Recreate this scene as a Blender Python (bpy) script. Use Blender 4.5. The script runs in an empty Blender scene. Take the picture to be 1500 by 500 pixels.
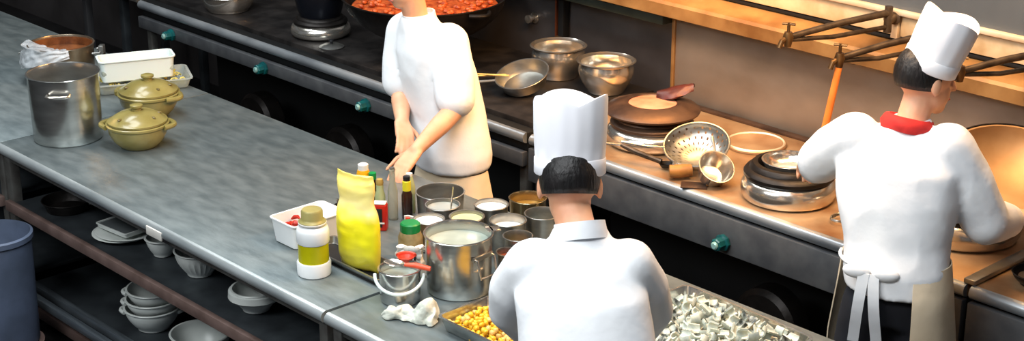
import bpy, bmesh, math, random
from mathutils import Vector, Matrix, noise
random.seed(7)
PI = math.pi
scene = bpy.context.scene
COL = scene.collection
T = 0.82            # worktop height

# ------------------------------------------------------------------ materials
def lin(c):
    c = c / 255.0
    return c / 12.92 if c <= 0.04045 else ((c + 0.055) / 1.055) ** 2.4

def rgb(r, g, b):
    return (lin(r), lin(g), lin(b), 1.0)

def mat(name, c, metal=0.0, rough=0.5, c2=None, scale=6.0, stretch=(1, 1, 1), bump=0.0, bscale=40.0,
        trans=0.0, ior=1.45, alpha=1.0, sss=0.0, rvar=0.0, detail=6.0, lo=0.35, hi=0.65, coat=0.0, emit=0.0):
    m = bpy.data.materials.new(name)
    m.use_nodes = True
    nt = m.node_tree
    b = nt.nodes['Principled BSDF']
    b.inputs['Metallic'].default_value = metal
    b.inputs['Roughness'].default_value = rough
    b.inputs['IOR'].default_value = ior
    b.inputs['Transmission Weight'].default_value = trans
    b.inputs['Alpha'].default_value = alpha
    b.inputs['Coat Weight'].default_value = coat
    if sss:
        b.inputs['Subsurface Weight'].default_value = sss
        b.inputs['Subsurface Radius'].default_value = (0.02, 0.008, 0.004)
    tc = nt.nodes.new('ShaderNodeTexCoord')
    mp = nt.nodes.new('ShaderNodeMapping')
    mp.inputs['Scale'].default_value = stretch
    nt.links.new(tc.outputs['Object'], mp.inputs['Vector'])
    n = nt.nodes.new('ShaderNodeTexNoise')
    n.inputs['Scale'].default_value = scale
    n.inputs['Detail'].default_value = detail
    nt.links.new(mp.outputs['Vector'], n.inputs['Vector'])
    r = nt.nodes.new('ShaderNodeValToRGB')
    r.color_ramp.elements[0].position = lo
    r.color_ramp.elements[1].position = hi
    if c2 is None:
        c2 = tuple(int(x * 0.9) for x in c)
    r.color_ramp.elements[0].color = rgb(*c2)
    r.color_ramp.elements[1].color = rgb(*c)
    nt.links.new(n.outputs['Fac'], r.inputs['Fac'])
    nt.links.new(r.outputs['Color'], b.inputs['Base Color'])
    if rvar:
        mr = nt.nodes.new('ShaderNodeMapRange')
        mr.inputs['To Min'].default_value = rough - rvar
        mr.inputs['To Max'].default_value = rough + rvar
        nt.links.new(n.outputs['Fac'], mr.inputs['Value'])
        nt.links.new(mr.outputs['Result'], b.inputs['Roughness'])
    if bump:
        n2 = nt.nodes.new('ShaderNodeTexNoise')
        n2.inputs['Scale'].default_value = bscale
        n2.inputs['Detail'].default_value = 4
        nt.links.new(mp.outputs['Vector'], n2.inputs['Vector'])
        bp = nt.nodes.new('ShaderNodeBump')
        bp.inputs['Strength'].default_value = bump
        bp.inputs['Distance'].default_value = 0.02
        nt.links.new(n2.outputs['Fac'], bp.inputs['Height'])
        nt.links.new(bp.outputs['Normal'], b.inputs['Normal'])
    if emit:
        b.inputs['Emission Color'].default_value = rgb(*c)
        b.inputs['Emission Strength'].default_value = emit
    return m

M = {}
M['worktop'] = mat('worn_steel_worktop', (122, 131, 132), 0.5, 0.42, (102, 112, 114), 11, (0.7, 1.8, 1), 0.05, 30, rvar=0.12)
M['edge'] = mat('rounded_steel_edge', (200, 207, 208), 0.6, 0.36, (150, 158, 160), 12, (0.2, 1, 1))  # highlight along the counter front put into a lighter colour
M['leg'] = mat('dull_steel_leg', (120, 120, 116), 0.7, 0.45, (96, 92, 88), 14)
M['shelf'] = mat('dark_steel_shelf', (76, 82, 86), 0.6, 0.4, (56, 60, 64), 8)
M['rust_beam'] = mat('brown_painted_beam', (112, 92, 86), 0.1, 0.6, (86, 68, 62), 10)
M['rail'] = mat('brushed_rail', (150, 160, 168), 0.8, 0.35, (110, 118, 126), 20, (0.2, 3, 1))
M['steel'] = mat('polished_steel', (214, 214, 210), 0.95, 0.22, (180, 180, 176), 6, (1, 1, 4), 0.02, 20)
M['steel_dull'] = mat('dull_steel', (176, 176, 172), 0.95, 0.34, (146, 146, 142), 9, (1, 1, 3))
M['steel_mirror'] = mat('mirror_steel', (226, 220, 210), 0.92, 0.2, (200, 194, 184), 5)
M['stove_dark'] = mat('dark_stove_top', (74, 70, 68), 0.7, 0.38, (44, 42, 42), 9, rvar=0.12)
M['stove_front'] = mat('grey_stove_panel', (104, 106, 108), 0.5, 0.5, (84, 86, 90), 10)
M['stove_edge'] = mat('stove_round_edge', (178, 184, 188), 0.6, 0.34, (128, 134, 140), 10, (0.3, 1, 1))  # bright highlight of the front rail put into its colour
M['stove_warm'] = mat('heat_stained_steel_top', (190, 164, 130), 0.45, 0.36, (140, 98, 62), 5, (1, 1, 1), 0.06, 25, rvar=0.12, lo=0.3, hi=0.7)
M['groove'] = mat('black_groove', (18, 20, 22), 0.2, 0.6)
M['black'] = mat('black_underside', (14, 14, 15), 0.1, 0.7, (8, 8, 8))
M['floor'] = mat('dark_wet_floor', (30, 29, 30), 0.0, 0.5, (16, 15, 15), 5)
M['wall'] = mat('dark_wall_panel', (84, 80, 80), 0.4, 0.42, (66, 62, 62), 3)
M['splash'] = mat('steel_splashback', (150, 138, 126), 0.5, 0.4, (128, 116, 104), 3, (1, 1, 1.5), rvar=0.08)
M['ledge'] = mat('warm_lit_ledge', (158, 122, 76), 0.3, 0.5, (116, 80, 42), 5)  # amber of the warm light put into the steel ledge's colour
M['ledge_dark'] = mat('dark_green_ledge', (40, 50, 46), 0.4, 0.5, (28, 36, 33), 8)
M['tile'] = mat('stained_cream_panel', (206, 186, 152), 0.1, 0.45, (170, 142, 102), 9, lo=0.25, hi=0.6)
M['rim'] = mat('pale_steel_trim', (228, 214, 190), 0.4, 0.4, (206, 188, 160), 8)
M['slate'] = mat('slate_blue_panel', (86, 94, 102), 0.1, 0.6, (78, 86, 94), 4)
M['brass'] = mat('aged_brass', (124, 94, 58), 0.8, 0.4, (84, 60, 38), 20)
M['pipe'] = mat('grimy_pipe', (96, 82, 68), 0.6, 0.45, (52, 42, 34), 14)
M['orange_lit_hose'] = mat('orange_lit_water_pipe', (236, 140, 62), 0.0, 0.45, (214, 116, 46), 9)  # orange lamplight put into the colour of the tap's water pipe
M['iron'] = mat('black_iron', (40, 36, 34), 0.6, 0.45, (24, 21, 20), 14, bump=0.1, bscale=30)
M['iron_brown'] = mat('brown_seasoned_iron', (92, 70, 56), 0.5, 0.42, (56, 42, 36), 8, bump=0.08, bscale=20)
M['wok_warm'] = mat('worn_bright_wok', (176, 142, 100), 0.35, 0.5, (150, 114, 74), 5, rvar=0.08)
M['teal'] = mat('teal_knob', (18, 96, 98), 0.1, 0.35, (10, 70, 74), 20)
M['cap_pale'] = mat('pale_knob_cap', (150, 196, 190), 0.3, 0.35)
M['white_plastic'] = mat('white_plastic', (236, 238, 238), 0.0, 0.35, (222, 225, 226), 5)
M['clear_white'] = mat('translucent_white_plastic', (226, 236, 232), 0.0, 0.3, (224, 234, 230), 5, trans=0.0, sss=0.1)
M['clear_film'] = mat('clear_plastic_film', (235, 240, 245), 0.0, 0.2, trans=0.35, alpha=0.62, bump=0.4, bscale=30)
M['clear_tray'] = mat('clear_tray_plastic', (210, 216, 210), 0.0, 0.25, trans=0.45, alpha=0.75)
M['clay'] = mat('olive_glazed_clay', (152, 140, 82), 0.0, 0.28, (130, 118, 64), 10, coat=0.3, bump=0.03, bscale=30)
M['glaze'] = mat('brown_glaze_mark', (112, 96, 50), 0, 0.35)
M['white_china'] = mat('white_china', (214, 218, 214), 0.0, 0.3, (200, 204, 200), 6)
M['grey_plate'] = mat('grey_metal_plate', (120, 126, 128), 0.6, 0.4)
M['yellow_band'] = mat('olive_yellow_oil', (196, 190, 14), 0.0, 0.25, (176, 170, 6), 8)
M['olive_cap'] = mat('olive_gold_cap', (168, 158, 100), 0.1, 0.4, (146, 136, 80), 8)
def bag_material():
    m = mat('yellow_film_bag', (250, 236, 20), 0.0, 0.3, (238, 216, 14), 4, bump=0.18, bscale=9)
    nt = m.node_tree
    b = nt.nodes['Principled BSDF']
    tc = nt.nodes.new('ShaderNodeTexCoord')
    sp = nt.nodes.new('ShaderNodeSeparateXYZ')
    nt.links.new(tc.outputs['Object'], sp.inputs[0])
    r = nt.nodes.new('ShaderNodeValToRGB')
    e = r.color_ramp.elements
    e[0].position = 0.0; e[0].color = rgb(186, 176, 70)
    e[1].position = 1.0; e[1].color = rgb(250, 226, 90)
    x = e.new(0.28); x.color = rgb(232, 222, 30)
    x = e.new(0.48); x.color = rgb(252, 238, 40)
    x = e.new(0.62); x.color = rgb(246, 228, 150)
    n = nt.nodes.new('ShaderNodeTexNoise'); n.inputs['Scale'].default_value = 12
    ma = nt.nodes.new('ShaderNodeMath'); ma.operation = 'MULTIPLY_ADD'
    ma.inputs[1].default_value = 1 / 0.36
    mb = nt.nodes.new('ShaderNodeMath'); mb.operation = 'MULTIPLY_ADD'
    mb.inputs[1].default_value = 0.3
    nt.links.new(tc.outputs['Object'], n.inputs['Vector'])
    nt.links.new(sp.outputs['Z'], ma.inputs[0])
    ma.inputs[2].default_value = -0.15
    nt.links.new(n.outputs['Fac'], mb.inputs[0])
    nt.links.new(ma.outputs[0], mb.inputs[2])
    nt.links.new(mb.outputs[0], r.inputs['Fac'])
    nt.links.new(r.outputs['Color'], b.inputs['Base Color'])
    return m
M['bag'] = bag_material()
M['red_tin'] = mat('red_printed_tin', (196, 40, 26), 0.2, 0.35, (170, 30, 20), 10)
M['black_plastic'] = mat('black_plastic', (26, 27, 30), 0.0, 0.4)
M['green_cap'] = mat('green_cap', (14, 142, 72), 0.0, 0.35, (8, 122, 60), 10)
M['spice'] = mat('brown_spice', (150, 134, 96), 0.0, 0.4, (118, 104, 70), 30)
M['orange_plastic'] = mat('orange_carton', (240, 178, 24), 0.0, 0.4, (226, 158, 14), 8)
M['glass'] = mat('clear_bottle_glass', (214, 214, 196), 0.0, 0.08, trans=0.7)
M['dark_bottle'] = mat('dark_brown_glass', (52, 32, 24), 0.0, 0.12, coat=0.3)
M['yellow_label'] = mat('yellow_label', (226, 214, 40), 0.0, 0.5)
M['cork'] = mat('tan_stopper', (176, 146, 74), 0.0, 0.6)
M['pale_green'] = mat('pale_green_glass', (178, 186, 140), 0.0, 0.25, (150, 160, 110), 8)
M['label_white'] = mat('white_label', (232, 228, 220), 0.0, 0.5)
M['red'] = mat('red_plastic', (224, 70, 46), 0.0, 0.4, (206, 58, 36), 10)
M['orange_red'] = mat('orange_red_handle', (242, 96, 62), 0.0, 0.35, (230, 84, 52), 10)
M['rag'] = mat('damp_white_rag', (214, 216, 202), 0.0, 0.9, (186, 190, 178), 14, bump=0.5, bscale=30)
M['salt'] = mat('white_powder', (242, 240, 234), 0.0, 0.8, (230, 228, 220), 20, bump=0.2, bscale=40)
M['greenish'] = mat('pale_green_paste', (204, 208, 164), 0.0, 0.5, (184, 188, 140), 12, bump=0.2, bscale=30)
M['grey_liquid'] = mat('grey_watery_stock', (150, 156, 152), 0.0, 0.15, (134, 142, 138), 8)
M['milky'] = mat('milky_stock', (176, 184, 172), 0.0, 0.2, (150, 160, 150), 8)
M['brown_sauce'] = mat('brown_sauce', (138, 82, 44), 0.0, 0.35, (84, 46, 24), 14, bump=0.15, bscale=20)
M['dark_sauce'] = mat('dark_red_brown_sauce', (134, 66, 40), 0.0, 0.3, (92, 44, 28), 12)
M['amber'] = mat('amber_oil', (150, 116, 52), 0.0, 0.2, (118, 88, 38), 10)
M['orange_food'] = mat('orange_braised_food', (200, 98, 44), 0.0, 0.4, (140, 50, 20), 30, bump=0.6, bscale=40)
M['pink_broth'] = mat('pink_broth', (212, 150, 124), 0.0, 0.3, (184, 110, 86), 10)
M['chilli'] = mat('red_chilli', (200, 54, 30), 0.0, 0.35, (150, 30, 20), 30)
M['corn'] = mat('yellow_corn', (238, 196, 52), 0.0, 0.35, (214, 162, 34), 30)
M['corn_pale'] = mat('pale_corn', (226, 196, 120), 0.0, 0.4, (208, 168, 90), 30)
M['noodle'] = mat('yellow_noodles', (222, 206, 116), 0.0, 0.5, (200, 180, 84), 20)
M['squid'] = mat('white_squid', (214, 220, 208), 0.0, 0.32, (186, 194, 184), 40, sss=0.1)
M['squid_dark'] = mat('squid_with_dark_skin', (196, 202, 190), 0.0, 0.35, (60, 64, 60), 26, lo=0.40, hi=0.52)
M['wood_handle'] = mat('wooden_grip', (160, 108, 52), 0.0, 0.5, (100, 62, 28), 16)
M['skin'] = mat('skin', (224, 170, 136), 0.0, 0.5, (212, 152, 118), 12, sss=0.1)
M['hair'] = mat('black_hair', (26, 22, 22), 0.0, 0.5, (12, 10, 10), 40, (1, 1, 0.3), 0.3, 80)
M['jacket'] = mat('white_cotton_jacket', (236, 238, 240), 0.0, 0.85, (228, 230, 234), 5, bump=0.25, bscale=9, detail=3)
M['toque'] = mat('white_paper_toque', (244, 244, 248), 0.0, 0.8, (236, 236, 242), 6)
M['navy'] = mat('navy_trousers', (26, 28, 36), 0.0, 0.85, (18, 19, 25), 8)
M['grey_trousers'] = mat('grey_trousers', (74, 74, 76), 0.0, 0.85, (58, 58, 60), 8)
M['apron_cream'] = mat('cream_apron', (226, 208, 180), 0.0, 0.85, (212, 192, 162), 6, bump=0.2, bscale=12)
M['scarf'] = mat('red_neckerchief', (206, 44, 40), 0.0, 0.8, (180, 32, 30), 12)
M['shoe'] = mat('black_shoe', (20, 20, 22), 0.0, 0.5)
M['eye_white'] = mat('eye', (40, 30, 26), 0.0, 0.2)
M['lip'] = mat('lips', (190, 110, 96), 0.0, 0.5)
M['blue_standin'] = mat('slate_blue_standin', (70, 80, 98), 0.0, 0.55, (90, 102, 126), 6)

# ------------------------------------------------------------------ mesh helpers
class MB:
    def __init__(s):
        s.v = []; s.f = []
    def add(s, verts, faces):
        o = len(s.v)
        s.v += [Vector(p) for p in verts]
        s.f += [tuple(i + o for i in f) for f in faces]
        return s
    def bm(s, b):
        b.verts.index_update()
        s.add([v.co.copy() for v in b.verts], [[v.index for v in f.verts] for f in b.faces])
        b.free()
        return s
    def box(s, x0, x1, y0, y1, z0, z1, bev=0.004, seg=2, mtx=None):
        b = bmesh.new()
        bmesh.ops.create_cube(b, size=1)
        bmesh.ops.scale(b, vec=(x1 - x0, y1 - y0, z1 - z0), verts=b.verts)
        bmesh.ops.translate(b, vec=((x0 + x1) / 2, (y0 + y1) / 2, (z0 + z1) / 2), verts=b.verts)
        if bev:
            bmesh.ops.bevel(b, geom=b.edges[:], offset=bev, segments=seg, affect='EDGES', profile=0.5)
        if mtx is not None:
            bmesh.ops.transform(b, matrix=mtx, verts=b.verts)
        return s.bm(b)
    def lathe(s, prof, seg=48, mtx=None, wave=None):
        """prof: list of (r,z); closes at r=0 ends"""
        vs = []; fs = []; rings = []
        for (r, z) in prof:
            if r < 1e-6:
                rings.append([len(vs)]); vs.append(Vector((0, 0, z)))
            else:
                st = len(vs)
                for i in range(seg):
                    a = 2 * PI * i / seg
                    rr = r * (wave(a, z) if wave else 1)
                    vs.append(Vector((rr * math.cos(a), rr * math.sin(a), z)))
                rings.append(list(range(st, st + seg)))
        for A, B in zip(rings, rings[1:]):
            if len(A) == 1 and len(B) == 1: continue
            for i in range(seg):
                j = (i + 1) % seg
                if len(A) == 1: fs.append((A[0], B[j], B[i]))
                elif len(B) == 1: fs.append((A[i], A[j], B[0]))
                else: fs.append((A[i], A[j], B[j], B[i]))
        if mtx is not None: vs = [mtx @ v for v in vs]
        return s.add(vs, fs)
    def tube(s, pts, r, seg=10, caps=True, closed=False):
        pts = [Vector(p) for p in pts]
        n = len(pts); rs = r if isinstance(r, (list, tuple)) else [r] * n
        vs = []; fs = []
        up = None
        for i, p in enumerate(pts):
            if closed: t = pts[(i + 1) % n] - pts[i - 1]
            else: t = pts[min(i + 1, n - 1)] - pts[max(i - 1, 0)]
            t.normalize()
            if up is None:
                up = t.orthogonal().normalized()
            else:
                up = (up - t * up.dot(t))
                if up.length < 1e-5: up = t.orthogonal()
                up.normalize()
            w = t.cross(up)
            for k in range(seg):
                a = 2 * PI * k / seg
                vs.append(p + (up * math.cos(a) + w * math.sin(a)) * rs[i])
        for i in range(n if closed else n - 1):
            a0 = i * seg; b0 = ((i + 1) % n) * seg
            for k in range(seg):
                l = (k + 1) % seg
                fs.append((a0 + k, a0 + l, b0 + l, b0 + k))
        if caps and not closed:
            fs.append(tuple(range(seg))[::-1]); fs.append(tuple((n - 1) * seg + k for k in range(seg)))
        return s.add(vs, fs)
    def capsule(s, p0, r0, p1, r1, seg=14):
        p0 = Vector(p0); p1 = Vector(p1)
        d = (p1 - p0)
        L = d.length
        if L < 1e-6: d = Vector((0, 0, 1)); L = 1e-6
        d.normalize()
        pts = []; rs = []
        for k in range(5):
            a = PI / 2 * (1 - k / 5.0)
            pts.append(p0 - d * r0 * math.sin(a)); rs.append(max(r0 * math.cos(a), r0 * 0.05))
        for k in range(4):
            t = k / 3.0
            pts.append(p0 + d * L * t); rs.append(r0 + (r1 - r0) * t)
        for k in range(1, 6):
            a = PI / 2 * k / 5.0
            pts.append(p1 + d * r1 * math.sin(a)); rs.append(max(r1 * math.cos(a), r1 * 0.05))
        return s.tube(pts, rs, seg)
    def chain(s, pr, seg=14):
        for (a, ra), (b, rb) in zip(pr, pr[1:]): s.capsule(a, ra, b, rb, seg)
        return s
    def ellip(s, c, rad, mtx=None, u=20, v=14):
        prof = [(math.sin(PI * k / v), -math.cos(PI * k / v)) for k in range(v + 1)]
        prof[0] = (0, -1); prof[-1] = (0, 1)
        m = Matrix.Translation(Vector(c)) @ (mtx.to_4x4() if mtx else Matrix()) @ Matrix.Diagonal((rad[0], rad[1], rad[2], 1))
        return s.lathe(prof, u, m)
    def loft(s, rings, xax, yax, seg=32, p=2.0):
        """rings: (center, rx, ry); closed ends"""
        vs = []; fs = []
        X = Vector(xax).normalized(); Y = Vector(yax).normalized()
        for (c, rx, ry) in rings:
            c = Vector(c)
            for k in range(seg):
                a = 2 * PI * k / seg
                ca, sa = math.cos(a), math.sin(a)
                e = 2.0 / p
                vs.append(c + X * rx * math.copysign(abs(ca) ** e, ca) + Y * ry * math.copysign(abs(sa) ** e, sa))
        for i in range(len(rings) - 1):
            for k in range(seg):
                l = (k + 1) % seg
                fs.append((i * seg + k, i * seg + l, (i + 1) * seg + l, (i + 1) * seg + k))
        fs.append(tuple(range(seg))[::-1]); fs.append(tuple((len(rings) - 1) * seg + k for k in range(seg)))
        return s.add(vs, fs)
    def sheet(s, fn, nu, nv, th):
        """thick sheet from fn(u,v)->Vector, u,v in 0..1"""
        P = [[Vector(fn(i / nu, j / nv)) for j in range(nv + 1)] for i in range(nu + 1)]
        vs = []; fs = []
        W = nv + 1
        N = []
        for i in range(nu + 1):
            for j in range(nv + 1):
                a = P[min(i + 1, nu)][j] - P[max(i - 1, 0)][j]
                b = P[i][min(j + 1, nv)] - P[i][max(j - 1, 0)]
                n = a.cross(b)
                n = n.normalized() if n.length > 1e-9 else Vector((0, 0, 1))
                vs.append(P[i][j] + n * th / 2); N.append(n)
        o = len(vs)
        for i in range(nu + 1):
            for j in range(nv + 1):
                vs.append(P[i][j] - N[i * W + j] * th / 2)
        for i in range(nu):
            for j in range(nv):
                q = (i * W + j, (i + 1) * W + j, (i + 1) * W + j + 1, i * W + j + 1)
                fs.append(q); fs.append(tuple(x + o for x in q[::-1]))
        per = [(i, 0) for i in range(nu + 1)] + [(nu, j) for j in range(1, nv + 1)] + [(i, nv) for i in range(nu - 1, -1, -1)] + [(0, j) for j in range(nv - 1, 0, -1)]
        ids = [i * W + j for i, j in per]
        for a, b in zip(ids, ids[1:] + ids[:1]):
            fs.append((b, a, a + o, b + o))
        return s.add(vs, fs)
    def xf(s, m):
        s.v = [m @ p for p in s.v]; return s
    def mesh(s, name, m, ang=35):
        me = bpy.data.meshes.new(name)
        me.from_pydata([tuple(p) for p in s.v], [], s.f)
        me.validate()
        b = bmesh.new(); b.from_mesh(me)
        bmesh.ops.recalc_face_normals(b, faces=b.faces)
        b.to_mesh(me); b.free()
        me.materials.append(m)
        for p in me.polygons: p.use_smooth = True
        me.set_sharp_from_angle(angle=math.radians(ang))
        return me
    def build(s, name, m, parent=None, ang=35, origin=None):
        if origin is not None:
            o_ = Vector(origin); s.v = [p - o_ for p in s.v]
        o = bpy.data.objects.new(name, s.mesh(name, m, ang))
        COL.objects.link(o)
        if parent is not None: o.parent = parent
        return o
    def blob(s, name, m, parent, voxel=0.01, smooth=6, origin=None, wrinkle=0.0, wscale=9.0):
        """one continuous surface out of overlapping closed shapes"""
        if origin is not None:
            o_ = Vector(origin); s.v = [p - o_ for p in s.v]
        me = bpy.data.meshes.new(name)
        me.from_pydata([tuple(p) for p in s.v], [], s.f)
        b = bmesh.new(); b.from_mesh(me); bmesh.ops.recalc_face_normals(b, faces=b.faces); b.to_mesh(me); b.free()
        t = bpy.data.objects.new(name + '_work', me); COL.objects.link(t)
        r = t.modifiers.new('r', 'REMESH'); r.mode = 'VOXEL'; r.voxel_size = voxel
        sm = t.modifiers.new('s', 'SMOOTH'); sm.iterations = smooth; sm.factor = 0.5
        dg = bpy.context.evaluated_depsgraph_get()
        out = bpy.data.meshes.new_from_object(t.evaluated_get(dg))
        bpy.data.objects.remove(t); bpy.data.meshes.remove(me)
        out.name = name
        if wrinkle:
            out.calc_loop_triangles()
            ns = [v.normal.copy() for v in out.vertices]
            for v, n in zip(out.vertices, ns):
                q = v.co * wscale
                q.z *= 0.6
                w = 1 - abs(noise.noise(q)) * 2
                w2 = noise.noise(q * 0.45 + Vector((3, 1, 7)))
                v.co += n * (w * 0.5 + w2) * wrinkle
        out.materials.clear(); out.materials.append(m)
        for p in out.polygons: p.use_smooth = True
        o = bpy.data.objects.new(name, out); COL.objects.link(o)
        if parent is not None: o.parent = parent
        return o

def tag(o, label, cat, group=None, kind=None):
    o['label'] = label; o['category'] = cat
    if group: o['group'] = group
    if kind: o['kind'] = kind
    return o
def thing(name, label, cat, loc=(0, 0, 0), rz=0, group=None):
    o = bpy.data.objects.new(name, None); COL.objects.link(o)
    o.empty_display_size = 0.05
    o.location = loc; o.rotation_euler = (0, 0, rz)
    return tag(o, label, cat, group)
def solo(o, label, cat, loc, rot=(0, 0, 0), group=None):
    o.location = loc; o.rotation_euler = rot
    return tag(o, label, cat, group)
def struct(o, loc=(0, 0, 0)):
    o.location = loc; o['kind'] = 'structure'; return o
def copy_tree(o, parent=None):
    c = o.copy(); COL.objects.link(c)
    if parent is not None: c.parent = parent
    for ch in list(o.children): copy_tree(ch, c)
    return c
def arc(c, r, a0, a1, n, ax=Vector((1, 0, 0)), ay=Vector((0, 0, 1))):
    return [Vector(c) + ax * r * math.cos(a0 + (a1 - a0) * k / n) + ay * r * math.sin(a0 + (a1 - a0) * k / n) for k in range(n + 1)]

# open vessel profile: outer wall up, rolled rim, inner wall down
def vessel(r, h, rb=None, th=0.003, rim=0.004, bulge=None, foot=0.0):
    rb = r if rb is None else rb
    P = [(0, foot)]
    P += [(rb * 0.55, foot), (rb - 0.008, 0.0), (rb - 0.002, 0.003), (rb, 0.01)]
    n = 8
    for k in range(1, n + 1):
        t = k / n
        if bulge: rr = rb + (r - rb) * math.sin(t * PI / 2) ** bulge
        else: rr = rb + (r - rb) * t
        P.append((rr, 0.01 + (h - 0.01 - rim) * t))
    P += [(r + rim, h - rim), (r + rim * 1.3, h - rim * 0.4), (r + rim, h), (r - th * 0.5, h)]
    for k in range(n, 0, -1):
        t = k / n
        if bulge: rr = rb + (r - rb) * math.sin(t * PI / 2) ** bulge
        else: rr = rb + (r - rb) * t
        P.append((rr - th, 0.01 + (h - 0.01 - rim) * t))
    P += [(rb - th - 0.004, th + 0.003), (rb * 0.6, th + foot), (0, th + foot)]
    return P
def disc(r, z, bump=0.0):
    return [(0, z + bump), (r * 0.5, z + bump * 0.7), (r * 0.85, z + bump * 0.2), (r, z), (r, z - 0.01), (0, z - 0.01)]

# ================================================================== SETTING
mb = MB().box(-12, 2, -2, 5.5, -0.1, 0, 0)
struct(mb.build('floor', M['floor']))
mb = MB().box(-12, 2, 5.34, 5.45, 0, 3.4, 0)
wall = struct(mb.build('wall_back', M['wall']))
mb = MB().box(-12.1, -12.0, -2, 5.5, 0, 3.4, 0)
struct(mb.build('wall_left', M['wall']))
mb = MB().box(-12.1, 2, -2, 5.5, 4.6, 4.7, 0)
struct(mb.build('ceiling', mat('dim_ceiling', (120, 122, 122), 0, 0.8)))

# dark gap between wall panels, stood in for by a raised post
t = thing('wall_slot_post', 'dark slot between wall panels behind the steel bowls, built as a raised post', 'pipe', (-5.375, 5.30, 0.86))
MB().box(-0.018, 0.018, -0.012, 0.03, 0.08, 0.9, 0.004).build('slot_post', M['black'], t)
MB().box(-0.03, 0.018, -0.02, 0.03, 0.0, 0.09, 0.006).build('brass_foot', M['brass'], t)
MB().box(-0.045, -0.036, -0.006, 0.03, 0.0, 0.9, 0.002).build('thin_pipe', mat('thin_copper', (150, 84, 56), 0.8, 0.4), t)
mb = MB().lathe([(0, 0), (0.028, 0), (0.028, 0.006), (0.012, 0.01), (0.01, 0.035), (0.02, 0.037), (0.02, 0.05), (0, 0.052)], 20,
                Matrix.Rotation(PI / 2, 4, 'X'))
solo(mb.build('wall_tap', M['steel_mirror']), 'small shiny tap fitting on the dark wall left of the bowls', 'tap', (-5.60, 5.338, 0.99))
# dark green ledge above the first range
mb = MB().box(-9, -4.645, 5.19, 5.338, 1.165, 1.212, 0.006)
solo(mb.build('wall_ledge', M['ledge_dark']), 'dark green ledge running along the wall above the bowls', 'ledge', (0, 0, 0))

# splashback with ledge and panels above the wok range
sb = thing('splashback', 'tall steel splashback with amber-lit ledge behind the wok range', 'splashback', (-4.64, 5.27, T))
O = (-4.64, 5.27, T)
MB().box(-4.635, -0.8, 5.255, 5.30, T, 1.25, 0.003).build('splash_panel', M['splash'], sb, origin=O)
MB().box(-4.64, -4.622, 5.245, 5.30, T, 1.22, 0.003).build('end_trim', M['ledge'], sb, origin=O)
mb = MB()
# ledge cross-section extruded along x
sec = [(5.30, 1.215), (5.165, 1.215), (5.15, 1.222), (5.148, 1.275), (5.156, 1.288), (5.30, 1.315)]
n = len(sec)
mb.add([(x, y, z) for x in (-5.3, -0.8) for (y, z) in sec],
       [tuple(range(n))[::-1], tuple(range(n, 2 * n))] + [(i, (i + 1) % n, n + (i + 1) % n, n + i) for i in range(n)])
mb.build('ledge', M['ledge'], sb, 30, origin=O)
MB().box(-5.3, -0.8, 5.27, 5.30, 1.315, 1.33, 0.002).build('dark_gap', M['groove'], sb, origin=O)
for (a, b_) in ((-4.5, -3.53), (-3.49, -2.95), (-2.91, -2.4), (-2.36, -0.8)):
    MB().box(a, b_, 5.262, 5.30, 1.335, 1.42, 0.004).build('cream_panel', M['tile'], sb, origin=O)
for x in (-3.51, -2.93, -2.38):
    MB().box(x - 0.016, x + 0.016, 5.25, 5.30, 1.325, 1.425, 0.004).build('post', M['rim'], sb, origin=O)
MB().box(-4.5, -0.8, 5.24, 5.30, 1.42, 1.442, 0.006).build('top_trim', M['rim'], sb, origin=O)
MB().box(-4.5, -0.8, 5.26, 5.30, 1.442, 3.3, 0.002).build('upper_panel', M['slate'], sb, origin=O)

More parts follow.
